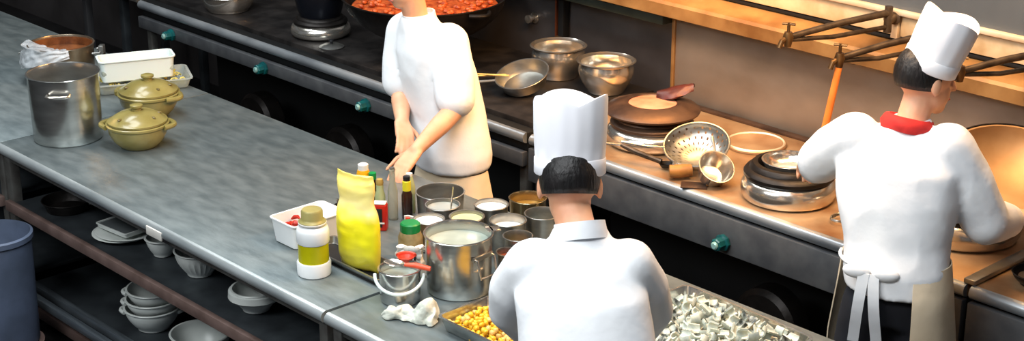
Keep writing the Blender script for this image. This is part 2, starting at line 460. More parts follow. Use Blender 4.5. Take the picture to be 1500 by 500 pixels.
# ================================================================== COUNTERS
YF, YB = 2.775, 3.80
def counter(x0, x1, label, legs, shelves=True):
    t = thing('prep_counter', label, 'counter', (x0, YF, 0))
    O = (x0, YF, 0)
    # top with rounded front edge: section in (y,z)
    r = 0.022
    sec = [(YF + r + 0.012, T)]
    sec = []
    for k in range(9):
        a = PI / 2 + PI * k / 8 * 0.75
        sec.append((YF + r + r * math.cos(a), T - r + r * math.sin(a)))
    sec += [(YF + 0.03, T - 0.048), (YF + 0.045, T - 0.03)]
    rest = [(YB, T - 0.03), (YB, T)]
    mb = MB()
    n = len(sec)
    mb.add([(x, y, z) for x in (x0, x1) for (y, z) in sec],
           [tuple(range(n))[::-1], tuple(range(n, 2 * n))] + [(i, i + 1, n + i + 1, n + i) for i in range(n - 1)])
    mb.build('rounded_edge', M['edge'], t, 40, origin=O)
    MB().box(x0, x1, YF + r, YB, T - 0.03, T, 0.002).build('worktop', M['worktop'], t, origin=O)
    for (lx, ly) in legs:
        MB().box(lx - 0.022, lx + 0.022, ly - 0.022, ly + 0.022, 0.0, T - 0.031, 0.004).build('leg', M['leg'], t, origin=O)
    MB().box(x0 + 0.01, x1 - 0.01, YF + 0.035, YF + 0.06, T - 0.075, T - 0.031, 0.004).build('apron_rail', M['leg'], t, origin=O)
    if shelves:
        MB().box(x0 + 0.05, x1 - 0.05, YF + 0.03, YB - 0.03, 0.555, 0.57, 0.002).build('shelf', M['shelf'], t, origin=O)
        MB().box(x0 + 0.02, x1 - 0.02, YF + 0.005, YF + 0.03, 0.535, 0.578, 0.004).build('shelf_beam', M['rust_beam'], t, origin=O)
        MB().box(x0 + 0.05, x1 - 0.05, YF + 0.06, YB - 0.03, 0.185, 0.2, 0.002).build('shelf', M['shelf'], t, origin=O)
        for k, (yy, zz) in enumerate(((YF + 0.0, 0.205), (YF + 0.05, 0.215))):
            MB().box(x0 + 0.02, x1 - 0.02, yy, yy + 0.03, zz - 0.035, zz, 0.006).build('shelf_rail', M['rail'], t, origin=O)
        MB().box(x0 + 0.02, x1 - 0.02, YF + 0.08, YF + 0.11, 0.03, 0.075, 0.006).build('foot_beam', M['rust_beam'], t, origin=O)
        MB().box(x0 + 0.02, x1 - 0.02, YB - 0.03, YB - 0.012, 0.05, T - 0.04, 0.002).build('back_panel', M['black'], t, origin=O)
    return t
counter(-9.6, -6.105, 'far steel counter section at left beyond the seam, under the stock pot', [(-9.5, YF + 0.05), (-6.13, YF + 0.05), (-9.5, YB - 0.06), (-6.13, YB - 0.06)])
c2 = counter(-6.10, -3.885, 'middle steel counter section with open shelves of white bowls below', [(-6.07, YF + 0.05), (-3.915, YF + 0.05), (-6.07, YB - 0.06), (-3.915, YB - 0.06)])
counter(-3.87, -0.9, 'near steel counter section carrying the big stockpot and trays', [(-3.84, YF + 0.05), (-1.0, YF + 0.05), (-3.84, YB - 0.06), (-1.0, YB - 0.06)])
# patch of tape at the counter edge
mb = MB().box(-4.93, -4.83, YF - 0.003, YF + 0.004, T - 0.045, T - 0.012, 0.002)
solo(mb.build('tape_patch', M['label_white']), 'pale strip of tape stuck on the counter front edge', 'tape', (0, 0, 0))

# ================================================================== RANGES
YS = 4.445
def knob_parts(t, O, x, z):
    m = Matrix.Translation((x, YS - 0.004, z)) @ Matrix.Rotation(PI / 2, 4, 'X')
    k = MB().lathe([(0, 0), (0.03, 0), (0.032, 0.004), (0.032, 0.014), (0.024, 0.018), (0.024, 0.045), (0.02, 0.05), (0, 0.05)], 24, m,
                   lambda a, zz: 1 + 0.05 * math.cos(8 * a)).build('knob', M['teal'], t, origin=O)
    MB().lathe([(0, 0.05), (0.015, 0.05), (0.015, 0.056), (0.01, 0.06), (0, 0.06)], 20, m).build('knob_cap', M['cap_pale'], k, origin=O)
def gas_range(x0, x1, label, topm, knobs, raised, pz0, pz1, frontm, edgem, legs):
    t = thing('wok_range', label, 'stove', (x0, YS, 0))
    O = (x0, YS, 0)
    r = 0.024
    sec = []
    for k in range(11):
        a = PI / 2 + PI * k / 10
        sec.append((YS - 0.0 + r + r * math.cos(a), T - r + r * math.sin(a)))
    n = len(sec)
    mb = MB().add([(x, y, z) for x in (x0, x1) for (y, z) in sec],
                  [tuple(range(n))[::-1], tuple(range(n, 2 * n)), (0, n, 2 * n - 1, n - 1)] + [(i, i + 1, n + i + 1, n + i) for i in range(n - 1)])
    mb.build('front_rail', edgem, t, 40, origin=O)
    if raised:
        MB().box(x0, x1, YS + r, YS + 0.1, T - 0.05, T - 0.004, 0.002).build('gutter', M['groove'], t, origin=O)
        MB().box(x0, x1, YS + 0.085, 5.25, T - 0.05, T + 0.02, 0.005).build('cooktop', topm, t, origin=O)
    else:
        MB().box(x0, x1, YS + r, 5.25, T - 0.05, T, 0.002).build('cooktop', topm, t, origin=O)
        MB().box(x0, x1, 5.215, 5.25, T, T + 0.012, 0.003).build('rear_bead', M['iron_brown'], t, origin=O)
    MB().box(x0, x1, YS + 0.03, YS + 0.06, pz1, T - 0.045, 0.002).build('shadow_gap', M['groove'], t, origin=O)
    MB().box(x0, x1, YS - 0.002, YS + 0.03, pz0, pz1, 0.004).build('front_panel', frontm, t, origin=O)
    for kx, kz in knobs: knob_parts(t, O, kx, kz)
    for lx in legs:
        for ly in (YS + 0.05, 5.18):
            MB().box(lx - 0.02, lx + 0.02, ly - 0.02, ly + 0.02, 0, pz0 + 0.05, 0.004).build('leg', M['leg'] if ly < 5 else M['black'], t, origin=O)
    MB().box(x0 + 0.05, x1 - 0.05, YS + 0.45, YS + 0.47, 0.0, T - 0.05, 0.002).build('inner_panel', M['black'], t, origin=O)
    MB().tube([(x0 + 0.05, YS + 0.06, 0.2), (x1 - 0.05, YS + 0.06, 0.2)], 0.014).build('lower_rail', M['groove'], t, origin=O)
    return t
gas_range(-7.80, -4.735, 'long dark wok range with teal knobs behind the left cook', M['stove_dark'],
          [(-7.452, 0.70), (-6.602, 0.70), (-5.782, 0.70)], True, 0.672, 0.735, M['stove_front'], M['stove_edge'], [-7.75, -4.765])
gas_range(-4.70, -2.625, 'heat-stained wok range at right with colander and iron burners', M['stove_warm'],
          [(-3.635, 0.667)], False, 0.62, 0.765, M['stove_front'], M['stove_edge'], [-4.67, -2.66])
gas_range(-2.605, -1.0, 'right end range section beyond the joint bar', M['stove_warm'],
          [], False, 0.62, 0.765, M['stove_front'], M['stove_edge'], [-2.575, -1.1])
mb = MB().box(-0.022, 0.022, 0, 0.36, 0, 0.018, 0.004)
solo(mb.build('joint_bar', M['steel_dull']), 'flat steel bar lying across the range joint at far right', 'bar', (-2.615, 4.46, T + 0.001))
# dark table at far left
t = thing('work_table', 'dark work table in the shadow at the upper left', 'table', (-8.9, 4.5, 0))
MB().box(-0.3, 1.0, 0, 0.7, 0.78, 0.82, 0.004).build('table_top', M['leg'], t)
for (x, y) in ((0.25, 0.1), (0.68, 0.1), (0.25, 0.6), (0.68, 0.6)):
    MB().box(x - 0.022, x + 0.022, y - 0.022, y + 0.022, 0, 0.78, 0.004).build('leg', mat('dark_leg', (58, 58, 60), 0.3, 0.5) if (x, y) == (0.25, 0.1) else M['shelf'], t)
MB().tube([(0.25, 0.1, 0.3), (0.68, 0.1, 0.3)], 0.014).build('stretcher', M['shelf'], t)
# dark gas blowers under the ranges
bl = None
for (x, z, lb) in ((-6.95, 0.2, 'dark round blower housing under the long range, leftmost one'), (-6.2, 0.2, 'dark round blower housing under the long range behind the counter middle'),
                   (-3.55, 0.2, 'dark round blower housing under the right range below the teal knob')):
    if bl is None:
        bl = thing('blower', lb, 'blower', (x, YS + 0.2, 0), 0, 'blowers under the ranges')
        m = Matrix.Translation((0, 0, 0.3)) @ Matrix.Rotation(PI / 2, 4, 'X')
        MB().lathe([(0, -0.06), (0.13, -0.06), (0.15, -0.04), (0.15, 0.04), (0.13, 0.06), (0.07, 0.065), (0.06, 0.05), (0, 0.05)], 32, m).build('housing', M['iron'], bl)
        MB().box(-0.1, 0.1, -0.06, 0.06, 0, 0.17, 0.01).build('foot', M['iron'], bl)
        o = bl
    else:
        o = copy_tree(bl); o['label'] = lb
    o.location = (x, YS + 0.2, 0)

# ================================================================== POTS AND DISHES ON THE LEFT COUNTER
t = thing('stock_pot', 'tall polished steel stock pot standing at the left end of counter', 'pot', (-5.97, 3.037, T))
MB().lathe(vessel(0.143, 0.283, 0.139), 64).build('pot_body', M['steel'], t)
m0 = MB()
for sgn in (-1, 1):
    pass
ax = Vector((0.80, -0.60, 0)).normalized()   # handle faces the room
sd = Vector((0, 0, 1)).cross(ax)
c = ax * 0.146 + Vector((0, 0, 0.225))
h1 = MB().tube([c + sd * 0.045 - ax * 0.004, c + sd * 0.045 + ax * 0.02, c + sd * 0.03 + ax * 0.03, c - sd * 0.03 + ax * 0.03, c - sd * 0.045 + ax * 0.02, c - sd * 0.045 - ax * 0.004], 0.006)
h1.build('handle', M['steel_mirror'], t)
c2_ = -ax * 0.146 + Vector((0, 0, 0.225)); ax2 = -ax
MB().tube([c2_ + sd * 0.045 - ax2 * 0.004, c2_ + sd * 0.045 + ax2 * 0.02, c2_ + sd * 0.03 + ax2 * 0.03, c2_ - sd * 0.03 + ax2 * 0.03, c2_ - sd * 0.045 + ax2 * 0.02, c2_ - sd * 0.045 - ax2 * 0.004], 0.006).build('handle', M['steel_mirror'], t)

RX = Vector((0.679, 0.734, 0)); HX = Vector((-0.734, 0.679, 0))   # across / away directions in plan
t = thing('sauce_pot', 'brown-stained sauce pot with side clamp behind the tall stock pot', 'pot', (-6.731, 3.429, T))
MB().lathe(vessel(0.146, 0.175, 0.142), 56).build('pot_body', mat('tan_steel_pot', (176, 164, 146), 0.9, 0.32, (140, 124, 104), 8), t)
MB().lathe(disc(0.141, 0.13), 48).build('contents', M['brown_sauce'], t)
MB().lathe([(0.1425, 0.131), (0.1425, 0.166), (0.141, 0.166), (0.141, 0.131)], 48).build('sauce_residue', M['brown_sauce'], t)
c = RX * 0.15 + Vector((0, 0, 0.135))
MB().tube([c + HX * 0.04, c + HX * 0.04 + RX * 0.03, c - HX * 0.04 + RX * 0.03, c - HX * 0.04], 0.006).build('handle', M['steel_dull'], t)
MB().box(-0.012, 0.012, -0.02, 0.02, -0.035, 0.03, 0.004, mtx=Matrix.Translation(c + RX * 0.035) @ Matrix.Rotation(0.8, 4, 'Z')).build('clamp', M['steel_dull'], t)
c = -RX * 0.15 + Vector((0, 0, 0.135))
MB().tube([c + HX * 0.04, c + HX * 0.04 - RX * 0.03, c - HX * 0.04 - RX * 0.03, c - HX * 0.04], 0.006).build('handle', M['steel_dull'], t)
# plastic bag over the front of it
def bagfn(u, v):
    a = math.atan2(-0.68, 0.73) - 1.75 + 2.2 * u     # around the front left
    nz = noise.noise(Vector((u * 7, v * 6, 1.3)))
    if v < 0.45:
        k = v / 0.45
        r = 0.08 + 0.08 * k + 0.03 * math.sin(u * PI) * (1 - k) * -1
        z = 0.158 + 0.024 * k + nz * 0.012
    else:
        k = (v - 0.45) / 0.55
        r = 0.163 + 0.02 * k + abs(nz) * 0.018
        z = 0.182 - (0.135 * (1 - 0.75 * u)) * k
    return Vector((r * math.cos(a), r * math.sin(a), z))
mb = MB().sheet(bagfn, 34, 24, 0.001)
solo(mb.build('plastic_bag', M['clear_film'], None, 60), 'crumpled clear plastic bag draped over the front of the brown sauce pot', 'bag', (-6.731, 3.429, T))

# clear tray with noodles and white box
t = thing('clear_tray', 'shallow clear plastic tray holding yellow noodles under the white box', 'tray', (-6.40, 3.64, T), math.radians(66))
mb = MB()
def trayshape(mb, L, W, H, th=0.003, flare=0.02, lip=0.008, r=0.02):
    """open rectangular tray, local axes, base at z=0"""
    def rr(l, w, z, rad):
        pts = []
        for (cx, cy, a0) in ((l / 2 - rad, w / 2 - rad, 0), (-l / 2 + rad, w / 2 - rad, PI / 2), (-l / 2 + rad, -w / 2 + rad, PI), (l / 2 - rad, -w / 2 + rad, 1.5 * PI)):
            for k in range(5):
                a = a0 + PI / 2 * k / 4
                pts.append((cx + rad * math.cos(a), cy + rad * math.sin(a), z))
        return pts
    f = flare
    rings = [rr(L - 2 * f - 0.01, W - 2 * f - 0.01, 0, r), rr(L - 2 * f, W - 2 * f, 0.004, r), rr(L, W, H - 0.004, r + 0.004),
             rr(L + 2 * lip, W + 2 * lip, H - 0.004, r + lip), rr(L + 2 * lip, W + 2 * lip, H, r + lip), rr(L - 2 * th, W - 2 * th, H, r),
             rr(L - 2 * f - 2 * th, W - 2 * f - 2 * th, th + 0.002, r), rr(L - 2 * f - 2 * th - 0.01, W - 2 * f - 2 * th - 0.01, th, r)]
    n = len(rings[0]); vs = [p for q in rings for p in q]; fs = []
    for i in range(len(rings) - 1):
        for k in range(n):
            l = (k + 1) % n
            fs.append((i * n + k, i * n + l, (i + 1) * n + l, (i + 1) * n + k))
    fs.append(tuple(range(n))[::-1]); fs.append(tuple((len(rings) - 1) * n + k for k in range(n)))
    return mb.add(vs, fs)
trayshape(mb, 0.42, 0.23, 0.05, flare=0.015).build('tray_body', M['clear_tray'], t)
mb = MB()
for k in range(70):
    x = random.uniform(-0.17, 0.17); y = random.choice([-1, 1]) * random.uniform(0.05, 0.088); a = random.uniform(0, PI)
    p = []
    for q in range(6):
        s_ = (q - 2.5) * 0.014
        p.append((max(-.185, min(.185, x + math.cos(a) * s_)), max(-.092, min(.092, y + math.sin(a) * s_ * 0.6)), 0.011 + random.uniform(0, 0.03)))
    mb.tube(p, 0.004, 6)
solo(mb.build('noodles', M['noodle'], None, 60), 'loose yellow noodles spilling around the bottom of the white box', 'noodles', (-6.40, 3.64, T), (0, 0, math.radians(66)))
bpy.data.objects['noodles']['kind'] = 'stuff'
t = thing('food_box', 'translucent white rectangular plastic food box behind the clay pots', 'box', (-6.405, 3.62, T + 0.045), math.radians(68))
trayshape(MB(), 0.33, 0.13, 0.1, flare=0.008, lip=0.006).build('box_body', M['clear_white'], t)
MB().box(-0.16, 0.16, -0.06, 0.06, 0.03, 0.06, 0.01).build('contents', M['milky'], t)

# clay pots
def clay_pot(label, loc, rz, s=1.0):
    t = thing('clay_pot', label, 'pot', loc, rz, 'lidded clay pots on the counter')
    t.scale = (s, s, s)
    b = MB().lathe([(0, 0.004), (0.06, 0.004), (0.068, 0), (0.078, 0.006), (0.1, 0.03), (0.116, 0.06), (0.12, 0.085), (0.127, 0.092), (0.128, 0.1),
                    (0.122, 0.103), (0.113, 0.1), (0.108, 0.07), (0.09, 0.03), (0.06, 0.012), (0, 0.012)], 56)
    b.build('pot_body', M['clay'], t)
    for sg in (-1, 1):
        hm = MB()
        pts = [Vector((sg * (0.118 + 0.03 * math.sin(PI * k / 10)), -0.05 + 0.1 * k / 10, 0.092)) for k in range(11)]
        hm.tube(pts, [0.011] * 11, 10)
        hm.build('lug_handle', M['clay'], t)
    l = MB().lathe([(0.119, 0.104), (0.12, 0.112), (0.108, 0.116), (0.098, 0.126), (0.07, 0.142), (0.035, 0.15), (0.02, 0.152), (0.018, 0.16),
                    (0.026, 0.166), (0.026, 0.174), (0.015, 0.178), (0, 0.178)], 56).build('lid', M['clay'], t)
    # painted dark floral mark on the lid
    for (a, r_) in ((-0.5, 0.085), (0.35, 0.09), (-2.2, 0.09)):
        MB().ellip((r_ * math.cos(a), r_ * math.sin(a), 0.133), (0.012, 0.007, 0.004), Matrix.Rotation(a, 3, 'Z'), 10, 6).build('brown_mark', M['glaze'], l)
    return t
clay_pot('olive lidded clay pot with lug handles, nearer of the two pots', (-5.682, 3.197, T), math.radians(47))
clay_pot('olive lidded clay pot standing behind its nearer twin beside the box', (-6.00, 3.44, T), math.radians(25), 1.04)

# ================================================================== WHITE TUB, JAR, BAG AND BOTTLES
t = thing('food_tub', 'white rectangular tub of red chillies at the left of the yellow bag', 'tub', (-4.41, 3.115, T))
trayshape(MB(), 0.145, 0.225, 0.092, flare=0.01, lip=0.004, r=0.015).build('tub_body', M['white_plastic'], t)
ch = None
for k in range(34):
    if ch is None:
        ch = MB().tube([(-0.02, 0, 0), (-0.008, 0.006, 0.003), (0.006, 0.004, 0.004), (0.02, -0.006, 0)], [0.003, 0.008, 0.007, 0.002], 8).build('chilli_piece', M['chilli'])
        o = ch
    else:
        o = ch.copy(); COL.objects.link(o)
    o.location = (-4.41 + random.uniform(-0.045, 0.045), 3.085 + random.uniform(-0.065, 0.07) * (1 - k / 60), T + 0.016 + 0.013 * (k // 8))
    o.rotation_euler = (random.uniform(-0.4, 0.4), random.uniform(-0.4, 0.4), random.uniform(0, 6))
    tag(o, 'red chilli piece lying in the white rectangular tub', 'chilli', 'chilli pieces in the white tub')

t = thing('sauce_jar', 'white jar with yellow-green band and olive cap near counter edge', 'jar', (-4.146, 2.944, T))
MB().lathe([(0, 0), (0.052, 0), (0.056, 0.004), (0.057, 0.045), (0.054, 0.05), (0, 0.05)], 40).build('jar_base', M['white_plastic'], t)
MB().lathe([(0, 0.05), (0.051, 0.05), (0.051, 0.116), (0, 0.116)], 40).build('yellow_band', M['yellow_band'], t)
MB().lathe([(0, 0.116), (0.053, 0.116), (0.055, 0.121), (0.055, 0.155), (0.05, 0.17), (0.043, 0.176), (0.043, 0.182), (0, 0.182)], 40).build('jar_shoulder', M['white_plastic'], t)
cp = MB().lathe([(0.046, 0.182), (0.046, 0.19), (0.04, 0.194), (0.036, 0.2), (0.036, 0.224), (0.032, 0.23), (0.012, 0.232), (0, 0.23)], 40)
cp.build('jar_cap', M['olive_cap'], t)
MB().lathe([(0.047, 0.1815), (0.0475, 0.186), (0.044, 0.19), (0.044, 0.1815)], 40).build('cap_collar', M['label_white'], t)

# yellow pillow bag standing on the steel tray
t = thing('condiment_tray', 'low steel tray with dark base under the yellow bag', 'tray', (-4.115, 3.093, T), 0)
trayshape(MB(), 0.41, 0.128, 0.026, flare=0.006, lip=0.004, r=0.012).build('tray_body', M['steel_dull'], t)
MB().box(-0.202, 0.202, -0.062, 0.062, -0.0005, 0.004, 0.001).build('dark_base', M['black'], t)
def bag_mesh():
    mb = MB()
    n = 36; m_ = 40
    H = 0.318
    vs = []; fs = []
    for j in range(m_ + 1):
        v = j / m_
        w = 0.074 + 0.012 * math.sin(v * PI) - 0.013 * math.exp(-((v - 0.72) / 0.1) ** 2) + 0.0 * v
        th = 0.036 * (max(0.0, math.sin(min(1, (1 - v) * 1.18) * PI * 0.5)) ** 0.6) * (min(1, v * 6) ** 0.4 * 0.85 + 0.15) * (1 - 0.28 * math.exp(-((v - 0.72) / 0.09) ** 2))
        if v > 0.94: th = 0.003
        th = max(th, 0.002)
        cx = -0.028 * v
        for i in range(n):
            a = 2 * PI * i / n
            ca, sa = math.cos(a), math.sin(a)
            x = w * math.copysign(abs(ca) ** 0.75, ca)
            y = th * math.copysign(abs(sa) ** 0.9, sa)
            wr = noise.noise(Vector((x * 22, y * 22 + 5, v * 9))) * 0.007 * (0.3 + abs(sa))
            z = H * v + 0.006 * noise.noise(Vector((x * 30, 2, v * 3))) + (0.016 * (x / w) ** 2 * (v - 0.3) if v > 0.3 else 0.0)
            vs.append((x + cx, y + math.copysign(wr, sa) if th > 0.004 else y + wr * 0.4, z))
    for j in range(m_):
        for i in range(n):
            k = (i + 1) % n
            fs.append((j * n + i, j * n + k, (j + 1) * n + k, (j + 1) * n + i))
    fs.append(tuple(range(n))[::-1]); fs.append(tuple(m_ * n + i for i in range(n)))
    return mb.add(vs, fs)
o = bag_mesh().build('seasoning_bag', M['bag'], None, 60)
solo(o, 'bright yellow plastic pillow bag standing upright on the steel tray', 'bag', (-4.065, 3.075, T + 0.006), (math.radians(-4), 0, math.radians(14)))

def bottle(name, label, loc, prof, bm, capprof, cm, extra=(), group='bottles behind the yellow bag', cat='bottle'):
    t = thing(name, label, cat, loc, 0, group)
    MB().lathe(prof, 28).build('bottle_body', bm, t)
    MB().lathe(capprof, 24).build('cap', cm, t)
    for nm, pr, mm in extra: MB().lathe(pr, 28).build(nm, mm, t)
    return t
bottle('juice_bottle', 'orange bottle with white top peeking over the yellow bag', (-4.46, 3.40, T),
       [(0, 0), (0.022, 0), (0.024, 0.004), (0.024, 0.16), (0.02, 0.172), (0, 0.172)], M['orange_plastic'],
       [(0, 0.172), (0.019, 0.172), (0.019, 0.192), (0.012, 0.196), (0, 0.196)], M['label_white'])
bottle('sauce_bottle', 'small bottle with green cap beside the orange bottle', (-4.42, 3.41, T),
       [(0, 0), (0.018, 0), (0.018, 0.1), (0.012, 0.13), (0.012, 0.145), (0, 0.145)], M['dark_bottle'],
       [(0, 0.145), (0.014, 0.145), (0.014, 0.168), (0, 0.17)], M['green_cap'])
bottle('vinegar_bottle', 'clear bottle with tan stopper behind the red tin', (-4.385, 3.415, T),
       [(0, 0), (0.018, 0), (0.019, 0.004), (0.019, 0.09), (0.013, 0.11), (0.013, 0.13), (0, 0.13)], M['pale_green'],
       [(0, 0.13), (0.012, 0.13), (0.014, 0.14), (0.011, 0.152), (0, 0.153)], M['cork'])
bottle('clear_bottle', 'tall slim clear glass bottle right of the red tin', (-4.35, 3.445, T),
       [(0, 0), (0.017, 0), (0.018, 0.004), (0.018, 0.11), (0.011, 0.14), (0.01, 0.185), (0.012, 0.187), (0.012, 0.192), (0, 0.192)], M['glass'],
       [(0, 0.192), (0.009, 0.192), (0.009, 0.198), (0, 0.198)], M['steel_dull'])
bottle('soy_bottle', 'dark brown bottle with yellow label beside the clear bottle', (-4.325, 3.49, T),
       [(0, 0), (0.018, 0), (0.02, 0.004), (0.02, 0.09), (0.013, 0.11), (0.012, 0.15), (0, 0.15)], M['dark_bottle'],
       [(0, 0.15), (0.013, 0.15), (0.013, 0.16), (0, 0.162)], M['black_plastic'], [('label_band', [(0.0155, 0.107), (0.0155, 0.142), (0.0135, 0.144), (0.0125, 0.107)], M['yellow_label'])])
bottle('oil_bottle', 'pale green bottle at the right end of the bottles', (-4.365, 3.535, T),
       [(0, 0), (0.02, 0), (0.021, 0.004), (0.021, 0.1), (0.016, 0.12), (0.012, 0.14), (0, 0.14)], M['pale_green'],
       [(0, 0.14), (0.012, 0.14), (0.012, 0.15), (0, 0.152)], M['label_white'])
t = thing('seasoning_tin', 'red printed tin with black side label behind the yellow bag', 'tin', (-4.305, 3.35, T), math.radians(40))
MB().box(-0.026, 0.026, -0.02, 0.02, 0, 0.098, 0.006).build('tin_body', M['red_tin'], t)
MB().box(-0.012, 0.012, -0.0215, -0.02, 0.015, 0.085, 0.0005).build('black_label', M['black_plastic'], t)
MB().box(-0.02, 0.02, -0.0222, -0.0212, 0.028, 0.034, 0.0002).build('white_stripe', M['label_white'], t)
MB().box(-0.023, 0.023, -0.017, 0.017, 0.098, 0.104, 0.003).build('tin_lid', M['label_white'], t)
t = thing('utensil_holder', 'black plastic utensil holder half hidden between tub and yellow bag', 'holder', (-4.415, 3.265, T), math.radians(40))
MB().lathe(vessel(0.024, 0.085, 0.02, 0.002, 0.002), 28).build('cup', M['black_plastic'], t)
MB().tube([(0.006, 0, 0.01), (0.01, 0.004, 0.115)], 0.006, 8).build('utensil_handle', M['black_plastic'], t)
MB().tube([(-0.008, 0.004, 0.01), (-0.014, 0.002, 0.105)], 0.005, 8).build('utensil_handle', M['steel_dull'], t)

t = thing('spice_jar', 'jar of brown spice with a bright green screw cap by stockpot', 'jar', (-4.02, 3.255, T))
MB().lathe([(0, 0), (0.038, 0), (0.042, 0.005), (0.042, 0.085), (0.034, 0.104), (0, 0.104)], 36).build('jar_body', M['spice'], t)
MB().lathe([(0, 0.104), (0.033, 0.104), (0.034, 0.108), (0.034, 0.132), (0.03, 0.136), (0, 0.136)], 36, None, lambda a, z: 1 + 0.02 * math.cos(24 * a)).build('jar_cap', M['green_cap'], t)
# crumpled white bag with a dark mark
t = thing('paper_packet', 'crumpled white packet with dark mark between yellow bag and jar', 'packet', (-3.955, 3.195, T), math.radians(40))
def pk(u, v):
    x = (u - 0.5) * 0.085; z = v * 0.085
    return Vector((x + 0.004 * math.sin(v * 9), 0.012 * noise.noise(Vector((u * 5, v * 5, 2))) + 0.02 * (1 - v), z))
MB().sheet(pk, 16, 16, 0.018).build('packet_body', M['label_white'], t, 60)
MB().box(-0.004, 0.004, -0.004, 0.0, 0.03, 0.065, 0.001, mtx=Matrix.Translation((0.02, -0.004, 0))).build('dark_mark', M['black_plastic'], t)

# small pot with bail handle, spoon
t = thing('small_pot', 'small steel pot with white bail handle in front of stockpot', 'pot', (-3.79, 3.022, T))
MB().lathe(vessel(0.066, 0.112, 0.065), 48).build('pot_body', M['steel'], t)
MB().lathe(disc(0.062, 0.085), 40).build('contents', M['milky'], t)
pts = []
for k in range(25):
    a = PI * k / 24
    out = -HX * (0.02 + 0.062 * math.sin(a)) + RX * (-0.078 * math.cos(a))
    pts.append(out + Vector((0, 0, 0.098 - 0.045 * math.sin(a))))
MB().tube(pts, 0.0055, 10).build('bail_handle', M['clear_white'], t)
t = thing('serving_spoon', 'steel spoon with orange-red handle lying across the small pot', 'spoon', (-3.79, 3.022, T + 0.118))
p0 = RX * -0.05 - HX * -0.022; p1 = RX * 0.018 - HX * 0.012; p2 = RX * 0.1 - HX * 0.036
mb = MB()
def spn(u, v):
    c_ = p0 + (p1 - p0) * u
    w = 0.021 * math.sin(min(1, u * 1.08 + 0.02) * PI * 0.93) ** 0.7 + 0.003
    d = (p1 - p0).normalized(); s_ = Vector((-d.y, d.x, 0))
    q = (v - 0.5) * 2
    return c_ + s_ * w * q + Vector((0, 0, 0.008 - 0.008 * (1 - q * q) * math.sin(u * PI)))
mb.sheet(spn, 20, 10, 0.003).build('spoon_bowl', M['steel_mirror'], t, 60)
MB().tube([p1 + Vector((0, 0, 0.008)), p1 * 0.6 + p2 * 0.4 + Vector((0, 0, 0.01)), p2 + Vector((0, 0, 0.004))], [0.006, 0.0095, 0.008], 12).build('spoon_handle', M['orange_red'], t)
t = thing('red_ladle', 'red plastic scoop edge showing behind the small pot', 'scoop', (-3.835, 3.085, T + 0.118))
MB().tube(arc((0, 0, 0), 0.03, 0.3, 2.8, 10, RX, HX), 0.006, 8).build('scoop_rim', M['red'], t)
MB().lathe([(0, -0.02), (0.02, -0.014), (0.028, 0.0), (0.026, 0.0), (0.018, -0.012), (0, -0.017)], 24).build('scoop_bowl', M['red'], t)

# rag
def ragfn(u, v):
    x = (u - 0.5) * 0.175
    big = 1 / (1 + math.exp(-(u - 0.66) * 26))           # knotted end
    w = 0.022 + 0.012 * math.sin(min(1, u * 1.5) * PI) + 0.018 * big
    hgt = 0.026 + 0.034 * big
    end = min(1, min(u, 1 - u) * 9 + 0.35)
    a = PI * v
    tw = 6 * u
    rr = (1 + 0.32 * noise.noise(Vector((u * 9 + 1, v * 4 + tw * 0.4, 0.4))) + 0.18 * math.sin(7 * v + tw * 2.2)) * end
    return Vector((x + 0.012 * noise.noise(Vector((u * 6, v * 5, 3))), math.cos(a) * w * rr + 0.012 * math.sin(u * 6), 0.004 + math.sin(a) * hgt * rr))
mb = MB().sheet(ragfn, 70, 36, 0.004)
solo(mb.build('cleaning_rag', M['rag'], None, 70), 'twisted damp white rag on the counter before the stockpot', 'rag', (-3.655, 2.955, T), (0, 0, math.radians(40)))

# big stock pot
t = thing('stock_pot', 'big steel stockpot of cloudy broth with square wire handle by the bowls', 'pot', (-3.724, 3.214, T))
MB().lathe(vessel(0.109, 0.2, 0.105), 64).build('pot_body', M['steel'], t)
MB().lathe(disc(0.105, 0.165), 48).build('broth', M['milky'], t)
a_ = -0.42
ax = (RX * math.cos(-0.75) + HX * math.sin(-0.75)); sd = Vector((0, 0, 1)).cross(ax)
c = ax * 0.109 + Vector((0, 0, 0.115))
MB().tube([c + sd * 0.038 + Vector((0, 0, 0.03)) - ax * 0.003, c + sd * 0.038 + ax * 0.012 + Vector((0, 0, 0.03)), c + sd * 0.036 + ax * 0.026 - Vector((0, 0, 0.03)), c - sd * 0.036 + ax * 0.026 - Vector((0, 0, 0.03)),
           c - sd * 0.038 + ax * 0.012 + Vector((0, 0, 0.03)), c - sd * 0.038 - ax * 0.003 + Vector((0, 0, 0.03))], 0.0045).build('handle', M['steel_mirror'], t)
MB().box(-0.045, 0.045, -0.003, 0.004, 0.022, 0.038, 0.002, mtx=Matrix.Translation(c) @ Matrix.Rotation(math.atan2(sd.y, sd.x), 4, 'Z')).build('handle_plate', M['steel_dull'], t)
cc = -ax * 0.109 + Vector((0, 0, 0.115))
MB().tube([cc + sd * 0.038, cc + sd * 0.038 - ax * 0.024, cc - sd * 0.038 - ax * 0.024, cc - sd * 0.038], 0.0045).build('handle', M['steel_mirror'], t)
c = (RX * 0.96 + HX * 0.3) * 0.113 + Vector((0, 0, 0.197))
MB().box(-0.02, 0.024, -0.022, 0.022, -0.002, 0.003, 0.002, mtx=Matrix.Translation(c) @ Matrix.Rotation(math.atan2(0.734 * .96 + .3 * .679, 0.679 * .96 - .3 * .734), 4, 'Z')).build('rim_lug', M['steel_mirror'], t)

